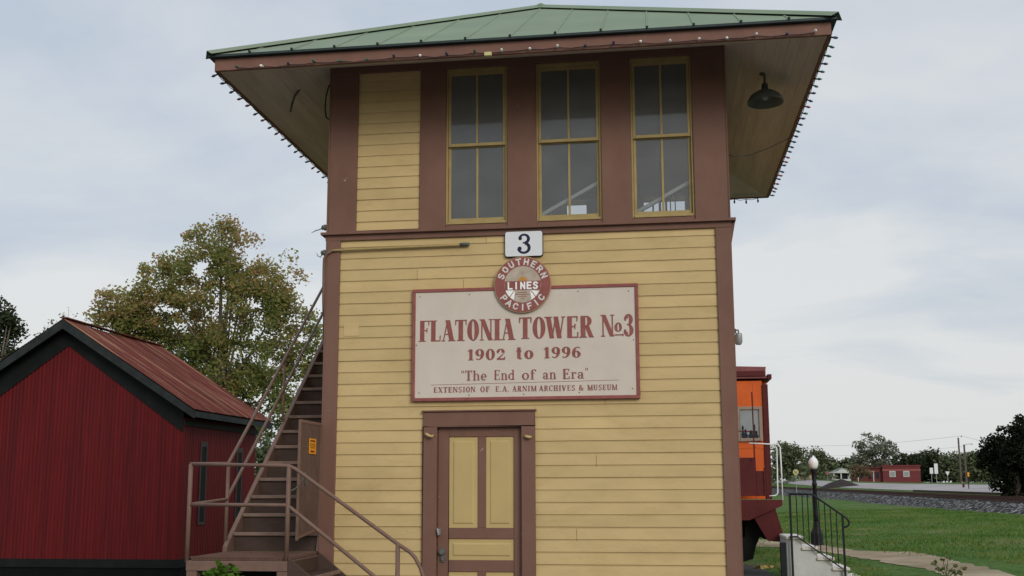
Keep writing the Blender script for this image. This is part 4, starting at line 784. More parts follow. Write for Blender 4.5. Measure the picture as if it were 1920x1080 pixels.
def rz(x): return PK-abs(x-SM)*(PK-(3.145))/((SX1-SX0)/2+EO)
for sx in (-1, 1):
    xe = SM+sx*((SX1-SX0)/2+EO); n = 46; r_ = MB(); base = 0; ns = 8
    for j in range(ns+1):
        x = SM+(xe-SM)*j/ns
        for i in range(n*4+1):
            y = SY0-GO+(SY1-SY0+2*GO-.2)*i/(n*4); sag = -.035*math.sin(math.pi*i/(n*4)); jag = (.018*noise.noise(Vector((y*3, sx, 0))) if j == ns else 0)
            r_.v.append((x+sx*jag, y, rz(x)+(.0, .0, .014, .014)[i % 4]+sag*(1-j/ns)+.012*noise.noise(Vector((x, y*.8, 2)))))
    m_ = n*4+1
    for j in range(ns):
        for i in range(n*4): q = j*m_+i; r_.f.append((q, q+1, q+m_+1, q+m_) if sx > 0 else (q+1, q, q+m_, q+m_+1))
    sh('roof', r_, 'shed_roof')
    k = MB(); k.hexa([(SM, SY0-GO+.01, PK-.20), (xe-sx*.02, SY0-GO+.01, rz(xe)-.17), (xe-sx*.02, SY0-GO+.05, rz(xe)-.17), (SM, SY0-GO+.05, PK-.20), (SM, SY0-GO+.01, PK-.015), (xe-sx*.02, SY0-GO+.01, rz(xe)-.015), (xe-sx*.02, SY0-GO+.05, rz(xe)-.015), (SM, SY0-GO+.05, PK-.015)]); sh('rake_board', k, 'shed_grey')
    k = MB(); k.hexa([(SM, SY0-.028, 4.475), (SM+sx*2.49, SY0-.028, 2.72), (SM+sx*2.49, SY0-.018, 2.72), (SM, SY0-.018, 4.475), (SM, SY0-.028, PK-.03), (SM+sx*2.49, SY0-.028, rz(SM+sx*2.49)-.04), (SM+sx*2.49, SY0-.018, rz(SM+sx*2.49)-.04), (SM, SY0-.018, PK-.03)]); sh('gable_trim', k, 'shed_black')
    k = MB(); k.hexa([(SM, SY0-GO+.05, PK-.06), (xe-sx*.02, SY0-GO+.05, rz(xe)-.06), (xe-sx*.02, SY1+.2, rz(xe)-.06), (SM, SY1+.2, PK-.06), (SM, SY0-GO+.05, PK-.03), (xe-sx*.02, SY0-GO+.05, rz(xe)-.03), (xe-sx*.02, SY1+.2, rz(xe)-.03), (SM, SY1+.2, PK-.03)]); sh('roof_underside', k, 'shed_black')
    xo = SM+sx*((SX1-SX0)/2+EO); sh('fascia', MB().box(min(xo-sx*.035, xo-sx*.005), max(xo-sx*.035, xo-sx*.005), SY0-GO+.02, SY1+.1, 3.0, 3.115), 'shed_grey'); sh('eave_trim', MB().box(*sorted((SM+sx*2.492, SM+sx*2.515)), SY0-.01, SY1+.02, 2.86, 2.965), 'shed_grey')
rg = MB().bar((SM, SY0-GO, PK+.02), (SM, SY1+.1, PK+.01), .14, .02); sh('ridge_cap', rg, 'shed_roof')
for ya, yb, zb, zt in ((9.80, 10.12, .93, 2.58), (11.65, 11.97, .93, 2.52)):
    f = MB(); x = SX1+.012
    f.box(x, x+.012, ya, ya+.05, zb, zt); f.box(x, x+.012, yb-.05, yb, zb, zt); f.box(x, x+.012, ya+.05, yb-.05, zt-.10, zt); f.box(x, x+.012, ya+.05, yb-.05, zb, zb+.05)
    fo = sh('window', f, 'win_grey', bev=.003); sh('pane', MB().box(x+.003, x+.006, ya+.05, yb-.05, zb+.05, zt-.10), 'blackish', fo)

# ------------------------------------------------------------------ caboose
cb = empty('caboose', (3.7, 9.4, .3), 'orange and maroon railroad caboose with its end platform showing behind the tower', 'caboose')
def ca(name, mb, m, parent=cb, bev=.004, smooth=False): o = mb.build(name, M[m], parent, smooth); return rebevel(o, bev) if bev else o
CX0, CX1, CY = 2.05, 5.44, 9.75; mid = (CX0+CX1)/2; s9 = (CY-CAM.y)/(9-CAM.y)
ca('body', MB().box(CX0+.1, CX1-.105, CY, 19, 1.42, 3.62), 'orange')
for x0, x1 in ((CX0, CX0+.098), (CX1-.103, CX1)): ca('corner_post', MB().box(x0, x1, CY-.03, CY+.2, 1.42, 3.55), 'maroon')
ca('side_sheet', MB().box(CX0, CX0+.095, CY+.2, 19, 1.42, 3.62).box(CX1-.1, CX1-.004, CY+.2, 19, 1.42, 3.62), 'orange')
rf_ = MB(); P = [(CX0-.04, 3.66), (CX0-.04, 3.76), (mid-.9, 3.89), (mid, 3.92), (mid+.9, 3.905), (CX1-.02, 3.875), (CX1-.03, 3.83), (CX1-.03, 3.70), (CX1, 3.66)]; rf_.prism(P, CY-.06, 19.05, 'y'); ca('roof', rf_, 'roof_mar')
ca('roof_edge', MB().box(CX1+.0, CX1+.075, CY-.07, 19, 3.645, 3.735).box(CX0+.05, CX1-.05, CY-.085, CY-.062, 3.70, 3.80), 'maroon')
for tl, br_ in (((1381, 763), (1431, 827)),):
    a, b_ = on_y(*tl, CY), on_y(*br_, CY); f = MB(); y = CY-.04; fw = .055
    f.box(a.x, a.x+fw, y, CY-.002, b_.z, a.z); f.box(b_.x-fw, b_.x, y, CY-.002, b_.z, a.z); f.box(a.x+fw, b_.x-fw, y, CY-.002, a.z-fw, a.z); f.box(a.x+fw, b_.x-fw, y, CY-.002, b_.z, b_.z+fw)
    fo = ca('window', f, 'winframe'); ca('pane', MB().box(a.x+fw, b_.x-fw, CY-.014, CY-.008, b_.z+fw, a.z-fw), 'pale_glass', fo, 0)
    it = MB(); xm = (a.x+b_.x)/2
    for x, h_, w_ in ((xm-.13, .24, .045), (xm-.08, .17, .06), (xm+.02, .15, .08), (xm+.09, .26, .03), (xm+.12, .14, .05)): it.lathe([(w_*.6, 0), (w_*.75, h_*.3), (w_*.3, h_*.6), (w_*.5, h_*.8), (.006, h_)], (x, CY-.012, b_.z+fw), (0, 0, 1), 7)
    for v in range(len(it.v)): q = it.v[v]; it.v[v] = (q[0], CY-.0152+(q[1]-CY+.012)*.04, q[2])
    it.build('shadowed_ornament', M['dark_glass'], fo)
a1, a2, pb = on_y(1417, 858, 9.25), on_y(1434, 883, 9.25), on_y(1434, 930, 9.25)
ca('end_plate', MB().box(CX0+.25, a1.x, 9.24, 9.27, pb.z, a1.z), 'maroon'); ca('end_plate', MB().box(a1.x+.001, a2.x, 9.245, 9.265, pb.z, a2.z).box(a2.x-.02, a2.x+.012, 9.225, 9.244, pb.z, a2.z+.06), 'maroon')
ca('platform', MB().box(CX0+.05, CX1+.09, 8.98, CY, 1.33, 1.405), 'maroon')
e = MB(); e.prism([(mid-1.2, 1.06), (mid+1.2, 1.06), (CX1+.09, 1.318), (CX1+.09, 1.42), (CX0, 1.42), (CX0, 1.318)], 8.94, 8.975, 'y'); ca('end_sill', e, 'maroon')
q = [on_y(x, y, 9.0) for x, y in ((1411, 966), (1453, 948), (1474, 1017), (1440, 1014))]
e = MB(); e.prism([(p.x, p.z) for p in q], 9.0, 9.03, 'y'); ca('step_side', e, 'maroon')
e = MB(); e.prism([(p.x, p.z) for p in q], 9.62, 9.65, 'y'); ca('step_side', e, 'maroon')
for f in (.35, .68, .97):
    l, r_ = q[0].lerp(q[3], f), q[1].lerp(q[2], f); ca('step', MB().box(max(l.x, r_.x-.24), r_.x, 9.03, 9.62, r_.z, r_.z+.025), 'maroon')
wr = MB(); pz = [on_y(x, y, 9.05) for x, y in ((1405, 831), (1447, 833), (1453, 834), (1457, 842), (1459, 925), (1455, 929), (1443, 930))]; ca('grab_rail', MB().tube(pz, .012, 8), 'white', bev=0, smooth=True)
pz = [on_y(x, y, 9.02) for x, y in ((1452, 834), (1459, 833), (1463, 838), (1465, 870), (1468, 938))]; ca('grab_rail', MB().tube(pz, .013, 8), 'white', bev=0, smooth=True)
pz = [on_y(x, y, 9.15) for x, y in ((1410, 735), (1413, 800), (1415, 862))]; ca('brake_rod', MB().tube(pz, .012, 8), 'maroon', bev=0); pz = [on_y(x, y, 9.15) for x, y in ((1378, 808), (1413, 809))]; ca('hand_rail', MB().tube(pz, .01, 8), 'maroon', bev=0)
rv = MB()
for z in [1.5+.1*i for i in range(21)]:
    for x in (CX1-.085, CX1-.02): rv.lathe([(.010, 0), (.007, .006)], (x, CY-.03, z), (0, -1, 0), 6)
for x in [CX0+.3+.12*i for i in range(26)]: rv.lathe([(.012, 0), (.008, .007)], (x, 8.94, 1.39), (0, -1, 0), 6)
rv.build('rivet', M['maroon'], cb)['kind'] = 'stuff'
sm_ = MB()
for x in (mid+.55, mid+1.42): sm_.box(x, x+.02, CY-.006, CY, 1.42, 3.6)
sm_.box(CX0+.1, CX1-.105, CY-.006, CY, 2.36, 2.375); ca('seam_strip', sm_, 'orange', bev=0)
und = MB().box(mid-1.1, mid+1.15, 9.3, 19, .75, 1.3); und.box(mid-1.0, mid+1.0, 9.6, 12.4, .45, .8); und.box(mid-.2, mid+.2, 8.75, 9.3, .85, 1.1); ca('underframe', und, 'blackish')
for yy in (10.1, 11.9):
    for sx in (-.76, .76):
        c_ = (mid+sx+.0, yy, .55); ca('wheel', MB().lathe([(.10, -.11), (.14, -.06), (.36, -.05), (.40, -.03), (.42, .03), (.45, .06), (.45, .075), (.3, .075)], c_, (-1 if sx > 0 else 1, 0, 0), 28), 'blackish', bev=0, smooth=False)
    ca('axle', MB().lathe([(.08, -.9), (.08, .9)], (mid, yy, .55), (1, 0, 0), 10), 'blackish', bev=0)
for sx in (-1, 1): ca('truck_frame', MB().box(mid+sx*1.0-.06, mid+sx*1.0+.06, 9.7, 12.3, .5, .72), 'blackish'); 
bq = [on_y(x, y, 9.3) for x, y in ((1395, 960), (1440, 960), (1438, 1012), (1425, 1007), (1418, 1024), (1413, 1048), (1390, 1055))]; e = MB(); e.prism([(p.x, p.z) for p in bq], 9.3, 9.5, 'y'); ca('draft_gear', e, 'blackish')
tag(ca('steel_post', MB().box(on_y(1463, 1020, 7.88).x, on_y(1474, 1020, 7.88).x, 7.85, 7.94, hgt(5.4, 7.9)-.1, on_y(1468, 1017, 7.88).z), 'black', None), 'black steel post standing at the foot of the caboose step', 'post')
cs = empty('storage_track', (mid, 14, .05), 'pair of rails on which the orange caboose stands behind the tower', 'track')
for sx in (-.7175, .7175): ca('rail', MB().box(mid+sx-.035, mid+sx+.035, 2.5, 24, .04, .105), 'rust', cs)
for k in range(26): ca('sleeper', MB().box(mid-1.25, mid+1.25, 4.9+k*.6, 5.12+k*.6, -.06, .042), 'sleeper', cs, 0)
# concrete steps with iron railing
cst = empty('concrete_steps', (5.95, 8.3, .1), 'grey painted concrete steps with pale caps beside the caboose', 'steps')
st_ = [(5.465, 5.71, .83), (5.71, 5.95, .655), (5.95, 6.19, .49), (6.19, 6.43, .325), (6.43, 6.67, .16)]; e = MB()
for x0, x1, z in st_: e.box(x0, x1, 8.0, 8.95, -.15, z-.055)
ca('body', e, 'concrete', cst, 0)
for x0, x1, z in st_: ca('cap', MB().box(x0-.01, x1+.035, 7.965, 8.97, z-.055, z), 'cap', cst, .012)
ir = empty('iron_railing', (5.53, 7.93, .1), 'black iron stair railing with curled end at the concrete steps', 'railing')
Yr = 7.93; tl, bd_, p2, sc_ = (on_y(x, y, Yr) for x, y in ((1480, 926), (1523, 927), (1577, 964), (1583, 968)))
curl = [on_y(x, y, Yr) for x, y in ((1523, 927), (1545, 942), (1577, 964), (1588, 972), (1593, 979), (1592, 984), (1587, 988), (1580, 989))]
ca('top_rail', MB().tube([tl, on_y(1515, 926.5, Yr)]+curl, .017, 8), 'black', ir, 0, True)
b0, b1 = on_y(1495, 1006, Yr), on_y(1580, 1066, Yr); ca('bottom_rail', MB().tube([on_y(1481, 1006, Yr), b0, b1], .011, 6), 'black', ir, 0)
for x, yt, yb in ((1481, 926, 1090), (1580, 966, 1085)): ca('post', MB().box(on_y(x, yt, Yr).x-.017, on_y(x, yt, Yr).x+.017, Yr-.017, Yr+.017, on_y(x, yb, Yr).z-.1, on_y(x, yt, Yr).z), 'black', ir)
for x in (1493, 1504, 1514, 1524, 1535, 1546, 1557, 1568):
    yt = 926.5 if x < 1523 else 927+(x-1523)*.69; yb = 1006 if x < 1495 else 1006+(x-1495)*.706
    a, b_ = on_y(x, yt, Yr), on_y(x+1.5, yb, Yr); ca('baluster', MB().box(a.x-.008, a.x+.008, Yr-.008, Yr+.008, b_.z, a.z), 'black', ir, 0)
# street lamp
lp = ground_at(1533, 1023); k = (lp-CAM).length/F_PX*1.0; ls = empty('street_lamp', lp, 'black ornamental lamp post with white acorn globe on the lawn', 'lamp'); H = 157*k
ca('base', MB().lathe([(.16, -.1), (.16, .03), (.155, .06), (.15, .30), (.125, .36), (.11, .40), (.085, .46), (.07, .60)], lp, (0, 0, 1), 8), 'black', ls, 0)
ca('pole', MB().lathe([(.062, .55), (.055, .8), (.05, H*.66), (.065, H*.67), (.065, H*.69), (.05, H*.7), (.06, H*.81), (.10, H*.84), (.08, H*.855)], lp, (0, 0, 1), 14), 'black', ls, 0, True)
ca('globe', MB().lathe([(.07, H*.85), (.105, H*.88), (.122, H*.912), (.115, H*.94), (.075, H*.972), (.025, H*.99), (.01, H*1.005)], lp, (0, 0, 1), 20), 'globe', ls, 0, True)
# railway
bal = MB(); prof = [(-2.6, -.05), (-1.75, .02), (-.55, 0), (0, 0), (2.0, 0), (3.2, 0), (3.8, -.1)]
for i in range(121):
    t_ = -70+i*2.6
    for j, (s_, dz) in enumerate(prof):
        X, Y = stw(s_, t_); z = railz(t_)-.19 if 2 <= j <= 4 else hgt(X, Y)+dz; bal.v.append((X, Y, z+.03*noise.noise(Vector((X, Y, 5)))))
for i in range(120):
    for j in range(6): q = i*7+j; bal.f.append((q, q+1, q+8, q+7))
def gravel_mat():
    m = bpy.data.materials.new('track_ballast_stone'); m.use_nodes = True; nt = m.node_tree; L = nt.links; b = nt.nodes['Principled BSDF']; b.inputs['Roughness'].default_value = .9
    tc = N(nt, 'ShaderNodeTexCoord'); v = N(nt, 'ShaderNodeTexVoronoi'); L.new(tc.outputs['Object'], v.inputs['Vector']); v.inputs['Scale'].default_value = 8; b.inputs['Specular IOR Level'].default_value = .05
    sp = N(nt, 'ShaderNodeSeparateColor'); L.new(v.outputs['Color'], sp.inputs[0]); cr = N(nt, 'ShaderNodeValToRGB'); L.new(sp.outputs[0], cr.inputs[0]); e = cr.color_ramp.elements
    e[0].color = (.012, .012, .011, 1); e[1].color = (.36, .35, .33, 1); q = e.new(.7); q.color = (.06, .057, .053, 1); L.new(cr.outputs[0], b.inputs['Base Color'])
    bp = N(nt, 'ShaderNodeBump'); bp.inputs['Strength'].default_value = 1; bp.inputs['Distance'].default_value = .05; L.new(v.outputs['Distance'], bp.inputs['Height']); L.new(bp.outputs[0], b.inputs['Normal']); return m
tag(bal.build('ballast_gravel', gravel_mat()), kind='stuff')
trk = empty('railway_track', (*stw(.75, 0), railz(0)), 'rusty main line railway track on grey ballast across the lawn', 'track')
for s_ in (0, 1.5):
    a, b_ = stw(s_, -60), stw(s_, 240); mb = MB(); za, zb = railz(-60), railz(240); mb.bar((*a, za-.025), (*b_, zb-.025), .075, .05); mb.bar((*a, za-.085), (*b_, zb-.085), .03, .08); mb.bar((*a, za-.14), (*b_, zb-.14), .15, .03); mb.build('rail', M['rust'], trk)
sl_ = MB()
for i in range(420):
    t_ = -45+i*.56; a, b_ = stw(-.6, t_), stw(2.1, t_); z = railz(t_)-.215; sl_.bar((*a, z), (*b_, z), .22, .12)
sl_.build('sleeper', M['sleeper'], trk)['kind'] = 'stuff'
a, b_ = ground_at(1715, 922), ground_at(1839, 925.5); a, b_ = Vector((*stw(3.2, 38), 0)), Vector((*stw(3.1, 7), 0))
for v in (a, b_): v.z = hgt(v.x, v.y)+.07
tag(MB().bar(a, b_, .22, .13).build('timber_beam', M['wood'], loc=a), 'long dark timber lying beyond the railway track', 'timber')
# soil mound
mp = ground_at(1580, 913); kk = (mp-CAM).length/F_PX; mb = MB(); n = 24
for j in range(9):
    r_ = 42*kk*(1-j/8)
    for i in range(n): a = 2*math.pi*i/n; rr = r_*(1+.12*noise.noise(Vector((math.cos(a)*2, math.sin(a)*2, j*.3)))); mb.v.append((mp.x+rr*math.cos(a), mp.y+4*kk+rr*.8*math.sin(a), mp.z-.25+17*kk*(1-(r_/(42*kk))**1.3)+.05*noise.noise(Vector((a*3, j, 0)))))
for j in range(8):
    for i in range(n): mb.f.append((j*n+i, j*n+(i+1) % n, (j+1)*n+(i+1) % n, (j+1)*n+i))
tag(mb.build('soil_mound', M['soil'], smooth=True, loc=mp), 'dark heap of soil beside the road beyond the track', 'mound')
# ------------------------------------------------------------------ far side of the road
def far(name, label, cat, x, y, d, group=None):
    p = at(x, y, d); p.z = hgt(p.x, p.y); return empty(name, p, label, cat, group), p, d/F_PX
def rot_box(mb, p, k, x0, x1, y0, y1, z0, z1):   # box in picture-sized units about p, faces along world axes
    mb.box(p.x+x0*k, p.x+x1*k, p.y+y0*k, p.y+y1*k, p.z+z0*k, p.z+z1*k); return mb
def fb(name, mb, m, parent, bev=0): return mb.build(name, M[m], parent)
t, p, k = far('brick_building', 'low dark red brick building with flat roof beyond the road', 'building', 1692, 905, 170)
fb('wall', rot_box(MB(), p, k, -34, 34, 0, 40, -5, 30), 'brick', t); fb('roof_edge', rot_box(MB(), p, k, -35, 35, -1, 41, 30.1, 33), 'brick', t); fb('band', rot_box(MB(), p, k, -34.5, 34.5, -.6, -.05, 22, 25), 'ink', t)
fb('annex', rot_box(MB(), p, k, -82, -34.2, 6, 40, -5, 27), 'brick', t); fb('annex_roof', rot_box(MB(), p, k, -84, -34.2, 3, 41, 27.1, 30), 'rust', t); fb('awning', rot_box(MB(), p, k, -84, -50, -4, 5.9, 20, 22), 'far_roof', t)
for x in (-22, 3): f = fb('window', rot_box(MB(), p, k, x, x+11, -.5, .0, 11, 22), 'house_white', t); fb('pane', rot_box(MB(), p, k, x+1.2, x+9.8, -.8, -.55, 12.2, 20.8), 'pale_glass', f)
for x in (-75, -60, -46): fb('window', rot_box(MB(), p, k, x, x+6, 5.4, 6, 8, 20), 'dark_glass', t)
for x in (-80, -52): fb('porch_post', rot_box(MB(), p, k, x, x+1.2, -3, -1.8, -4, 20), 'house_white', t)
t, p, k = far('small_house', 'small pale gabled house with dark front porch under the trees', 'house', 1579, 899, 190)
fb('wall', rot_box(MB(), p, k, -17, 18, 8, 40, -5, 15), 'house_white', t); mb = MB(); mb.prism([(p.x-22*k, p.z+14*k), (p.x+22*k, p.z+14*k), (p.x+2*k, p.z+24*k)], p.y-1*k, p.y+42*k, 'y'); fb('roof', mb, 'far_roof', t)
mb = MB(); mb.prism([(p.x-18*k, p.z+14.3*k), (p.x+19*k, p.z+14.3*k), (p.x+2*k, p.z+22*k)], p.y-1.6*k, p.y-1.1*k, 'y'); fb('gable', mb, 'house_white', t); fb('porch_opening', rot_box(MB(), p, k, -10, 12, 7.2, 7.9, 2, 13), 'dark_glass', t)
for x in (-15, -2, 14): fb('porch_post', rot_box(MB(), p, k, x, x+2.2, 0, 2.2, -4, 14), 'house_white', t)
fb('porch_wall', rot_box(MB(), p, k, -15, 16, .2, 1.8, -4, 3), 'house_white', t)
t, p, k = far('tan_outbuilding', 'small tan building with rusty roof behind the round yellow sign', 'building', 1512, 898, 200); fb('wall', rot_box(MB(), p, k, -9, 10, 0, 20, -4, 10), 'tan', t); mb = MB(); mb.prism([(p.x-12*k, p.z+10*k), (p.x+13*k, p.z+10*k), (p.x+6*k, p.z+16*k), (p.x-6*k, p.z+16*k)], p.y-2*k, p.y+22*k, 'y'); fb('roof', mb, 'rust', t); fb('door', rot_box(MB(), p, k, 2, 5, -.4, 0, -3, 6), 'dark_glass', t)
def sign(name, label, x, yb, d, yt, shape, m, pm='galv', group=None):
    t, p, k = far(name, label, 'sign', x, yb, d, group); h_ = (yb-yt)*k; g0 = p.z; top = at(x, yt, d).z
    MB().lathe([(.035, -.3), (.035, top-g0)], p, (0, 0, 1), 8).build('post', M[pm], t)
    mb = MB(); mb.prism([(p.x+a*k, top+b_*k) for a, b_ in shape], p.y-.07, p.y-.04, 'y'); mb.build('panel', M[m], t); return t, p, k, top
oct_ = lambda r_: [(r_*math.cos(R(a+22.5)), r_*math.sin(R(a+22.5))-r_) for a in range(0, 360, 45)]; rnd_ = lambda r_: [(r_*math.cos(R(a)), r_*math.sin(R(a))-r_) for a in range(0, 360, 20)]
tt = sign('round_sign', 'round yellow railroad warning sign on a post left of the lamp', 1493, 899, 120, 880, rnd_(5.2), 'yellow'); m = MB(); p, k, top = tt[1:]; 
for s_ in (-1, 1): m.bar((p.x-3*k*s_, p.y-.075, top-8.2*k), (p.x+3*k*s_, p.y-.075, top-2.2*k), .02, .12*1, (0, 1, 0))
m.build('cross_mark', M['black'], tt[0])
sign('stop_sign', 'red octagonal sign on a thin post left of the small house', 1553, 899, 170, 884, oct_(3), 'ink')
sign('white_sign', 'shorter white panel sign on a post right of the brick building', 1748, 903, 130, 877, [(-3, 0), (3, 0), (3, -11), (-3, -11)], 'plate', group='white panel signs')
sign('white_sign', 'taller white panel sign with two plates right of the brick building', 1757, 903, 128, 869, [(-3.2, 0), (3.2, 0), (3.2, -19), (-3.2, -19)], 'plate', group='white panel signs')
sign('yield_sign', 'pale triangular sign on a post in front of the dark trees', 1778, 903, 130, 884, [(-4, 0), (4, 0), (0, -8)], 'plate')
t, p, k, top = sign('crossing_signal', 'dark railroad crossing signal with orange lamp beside the road', 1817, 914, 80, 882, [(-3, -3), (3, -3), (3, -12), (-3, -12)], 'black', 'black')
for z in (-5.5, -9.5): MB().lathe([(2*k, 0), (2*k, .03), (.5*k, .04)], (p.x, p.y-.075, top+z*k), (0, -1, 0), 10).build('lamp', M['orange_sign'], t)
t, p, k = far('fire_hydrant', 'small dark red hydrant left of the crossing signal', 'hydrant', 1807, 909, 85); MB().lathe([(2*k, -.2), (2*k, 3*k), (1.5*k, 3.2*k), (1.5*k, 6*k), (2*k, 6.3*k), (1.2*k, 8*k), (.3*k, 8.6*k)], p, (0, 0, 1), 10).lathe([(.8*k, -2.4*k), (.8*k, 2.4*k)], (p.x, p.y, p.z+5*k), (1, 0, 0), 8).build('barrel', M['maroon'], t)
pol = []
for x, yb, yt, d, lb in ((1803, 906, 820, 110, 'taller wooden utility pole in front of the trees at right'), (1813, 906, 833, 104, 'shorter wooden pole with a street light arm near the dark tree'), (1380, 900, 810, 140, 'wooden utility pole hidden beyond the caboose')):
    if x == 1380: pol.append(at(x, yt, d)); continue
    t, p, k = far('utility_pole', lb, 'utility pole', x, yb, d, 'wooden utility poles'); top = at(x, yt, d); pol.append(top)
    MB().tube([p-Vector((0, 0, .3)), (p.x, p.y, top.z)], [.10, .085], 10).build('pole', M['pole'], t)
    if yt == 820: MB().lathe([(.05, 0), (.06, .08), (.03, .2)], top, (0, 0, 1), 8).build('pole_top', M['galv'], t)
    else: MB().tube([(p.x, p.y, top.z-.1), (p.x+.35, p.y, top.z+.05), (p.x+.7, p.y, top.z+.05)], .03, 6).lathe([(.12, 0), (.1, .06), (.03, .12)], (p.x+.75, p.y, top.z-.02), (0, 0, 1), 8).build('lamp_arm', M['galv'], t)
for x0, y0, d0, x1, y1, d1, r_, lb in ((1330, 826, 140, 1803, 817, 110, .010, 'upper power line running to the taller utility pole'), (1330, 845, 150, 1813, 836, 104, .007, 'lower thin power line above the far trees'), (1803, 817, 110, 2100, 830, 90, .010, 'power line from the taller utility pole off to the right')):
    a, b_ = at(x0, y0, d0), at(x1, y1, d1); tag(MB().tube([a.lerp(b_, i/16)-Vector((0, 0, .9*4*(i/16)*(1-i/16))) for i in range(17)], r_, 5).build('power_line', M['black'], loc=a), lb, 'cable', 'power lines')

# ------------------------------------------------------------------ trees and plants
B = pxblobs(40, [(425, 466, 70, 52), (375, 492, 75, 60), (300, 520, 45, 42), (228, 588, 50, 46), (215, 600, 40, 36), (300, 590, 95, 62), (420, 580, 130, 85), (520, 520, 48, 55), (480, 545, 60, 50), (535, 610, 52, 60), (562, 640, 40, 70), (548, 730, 50, 70), (255, 610, 60, 40), (400, 690, 160, 80), (470, 760, 100, 90), (330, 680, 90, 60)])
gp = at(430, 990, 40); tree('broad_tree', 'large broadleaf tree turning rusty at the top behind the red shed', 'tree', (gp.x, gp.y, 0), B, 720, .42, 90, .125, M['leaf_big'], .2, limbs=30, shell=.3)
B = pxblobs(34, [(-35, 650, 68, 75), (5, 600, 26, 30), (20, 615, 22, 22), (-5, 700, 45, 60), (50, 695, 25, 14)])
gp = at(-40, 1000, 34); tree('dark_tree', 'dark leafy tree cut by the left picture edge behind the shed', 'tree', (gp.x, gp.y, 0), B, 110, .34, 55, .13, M['leaf_dark'], .2, shell=.3)
gp = at(112, 1000, 33); t = empty('sapling', (gp.x, gp.y, 0), 'thin sparse treetop showing just above the shed ridge', 'tree'); mb = MB(); lf = MB(); q0 = at(112, 700, 33)
mb.tube([(gp.x, gp.y, -.2), q0], [.06, .035], 6)
for x, y in ((88, 612), (98, 598), (120, 585), (130, 578), (108, 606), (72, 625), (140, 592), (62, 640)):
    e = at(x, y, 33); md = q0.lerp(e, .55)+Vector((.05, 0, .1)); mb.tube([q0, md, e], [.022, .012, .003], 5)
    if x < 125: leaf_cards(lf, e-Vector((0, 0, .1)), .16, 16, .09)
    else: leaf_cards(lf, e, .15, 3, .06)
lf.build('crown', M['leaf_mid'], t); mb.build('trunk', M['bark'], t)
B = pxblobs(38, [(500, 850, 45, 30), (545, 880, 40, 40), (480, 900, 40, 40)]); gp = at(500, 985, 38); tree('shrub', 'dark green bushes behind the stairs at the foot of the large tree', 'shrub', (gp.x, gp.y, 0), B, 60, .4, 60, .15, M['leaf_mid'], .08, shell=.3)
def far_tree(name, label, x, yb, d, blobs, lm, leaf, ncl, nl, cr=.9, tr=.3):
    p = at(x, yb, d); B = pxblobs(d, blobs); tree(name, label, 'tree', (p.x, p.y, hgt(p.x, p.y)), B, int(ncl*1.7), cr, nl, leaf, lm, tr, 'trees beyond the road', 8, .35)
far_tree('far_tree', 'grey green tree behind the lamp nearest the caboose', 1490, 900, 200, [(1488, 856, 26, 25), (1470, 850, 26, 22), (1480, 878, 40, 18)], M['leaf_mid'], .5, 70, 34, 1.2)
far_tree('far_tree', 'rounded green tree standing just right of the lamp globe', 1530, 900, 205, [(1532, 862, 20, 20), (1545, 872, 22, 18), (1535, 884, 34, 13)], M['leaf_mid'], .5, 60, 34, 1.2)
far_tree('far_tree', 'tall open grey tree rising above the red brick building', 1640, 902, 200, [(1640, 838, 34, 24), (1615, 850, 22, 16), (1662, 848, 20, 20), (1638, 866, 42, 20), (1640, 884, 60, 16)], M['leaf_grey'], .45, 105, 34, 1.0)
far_tree('far_tree', 'low dark tree behind the small house', 1575, 900, 215, [(1578, 876, 28, 14), (1562, 884, 22, 12), (1598, 876, 24, 14)], M['leaf_dark'], .5, 55, 34, 1.2)
far_tree('small_tree', 'small brownish tree between the pale house and the brick building', 1612, 902, 160, [(1610, 882, 14, 10), (1618, 886, 14, 9), (1604, 888, 10, 8)], M['leaf_rust'], .3, 34, 28, .6, .1)
far_tree('far_tree', 'dark spreading tree behind the right end of the brick building', 1712, 904, 190, [(1705, 864, 26, 16), (1725, 866, 24, 18), (1700, 880, 34, 16), (1735, 884, 24, 20)], M['leaf_dark'], .5, 85, 36, 1.1)
far_tree('far_tree', 'dark tree with an open top behind the white panel signs', 1752, 904, 190, [(1750, 860, 20, 16), (1765, 872, 18, 18), (1752, 884, 32, 18)], M['leaf_dark'], .5, 70, 36, 1.1)
far_tree('far_tree', 'olive green tree behind the triangular sign', 1790, 904, 185, [(1785, 866, 20, 14), (1800, 872, 18, 14), (1788, 886, 32, 14)], M['leaf_mid'], .5, 65, 34, 1.1)
far_tree('far_tree', 'mid green tree behind the crossing signal', 1830, 904, 170, [(1825, 866, 22, 14), (1845, 872, 20, 14), (1830, 886, 36, 15)], M['leaf_mid'], .5, 65, 34, 1.1)
mb = MB()
for i in range(330):
    x = random.uniform(1300, 2100); c = at(x, random.uniform(872, 899), random.uniform(225, 260)); leaf_cards(mb, c, 2.4, 26, .8)
for i in range(900):
    a = R(random.uniform(-75, 12)); d = random.uniform(190, 230); top_ = 6+4*noise.noise(Vector((a*14, 0, 1)))
    leaf_cards(mb, (math.sin(a)*d, math.cos(a)*d, random.uniform(.5, top_)), 2.6, 22, .95)
tag(mb.build('far_treeline', M['leaf_mid']), kind='stuff')
B = pxblobs(56, [(1905, 850, 48, 52), (1880, 838, 34, 26), (1858, 850, 22, 14), (1930, 820, 30, 40), (1900, 895, 46, 30), (1885, 916, 22, 14), (1940, 880, 40, 50), (1862, 868, 24, 14), (1850, 836, 12, 8)])
gp = at(1905, 928, 56); tree('dark_tree', 'dense dark tree at the right picture edge beyond the track', 'tree', (gp.x, gp.y, hgt(gp.x, gp.y)), B, 190, .42, 75, .17, M['leaf_blackish'], .2, shell=.25)
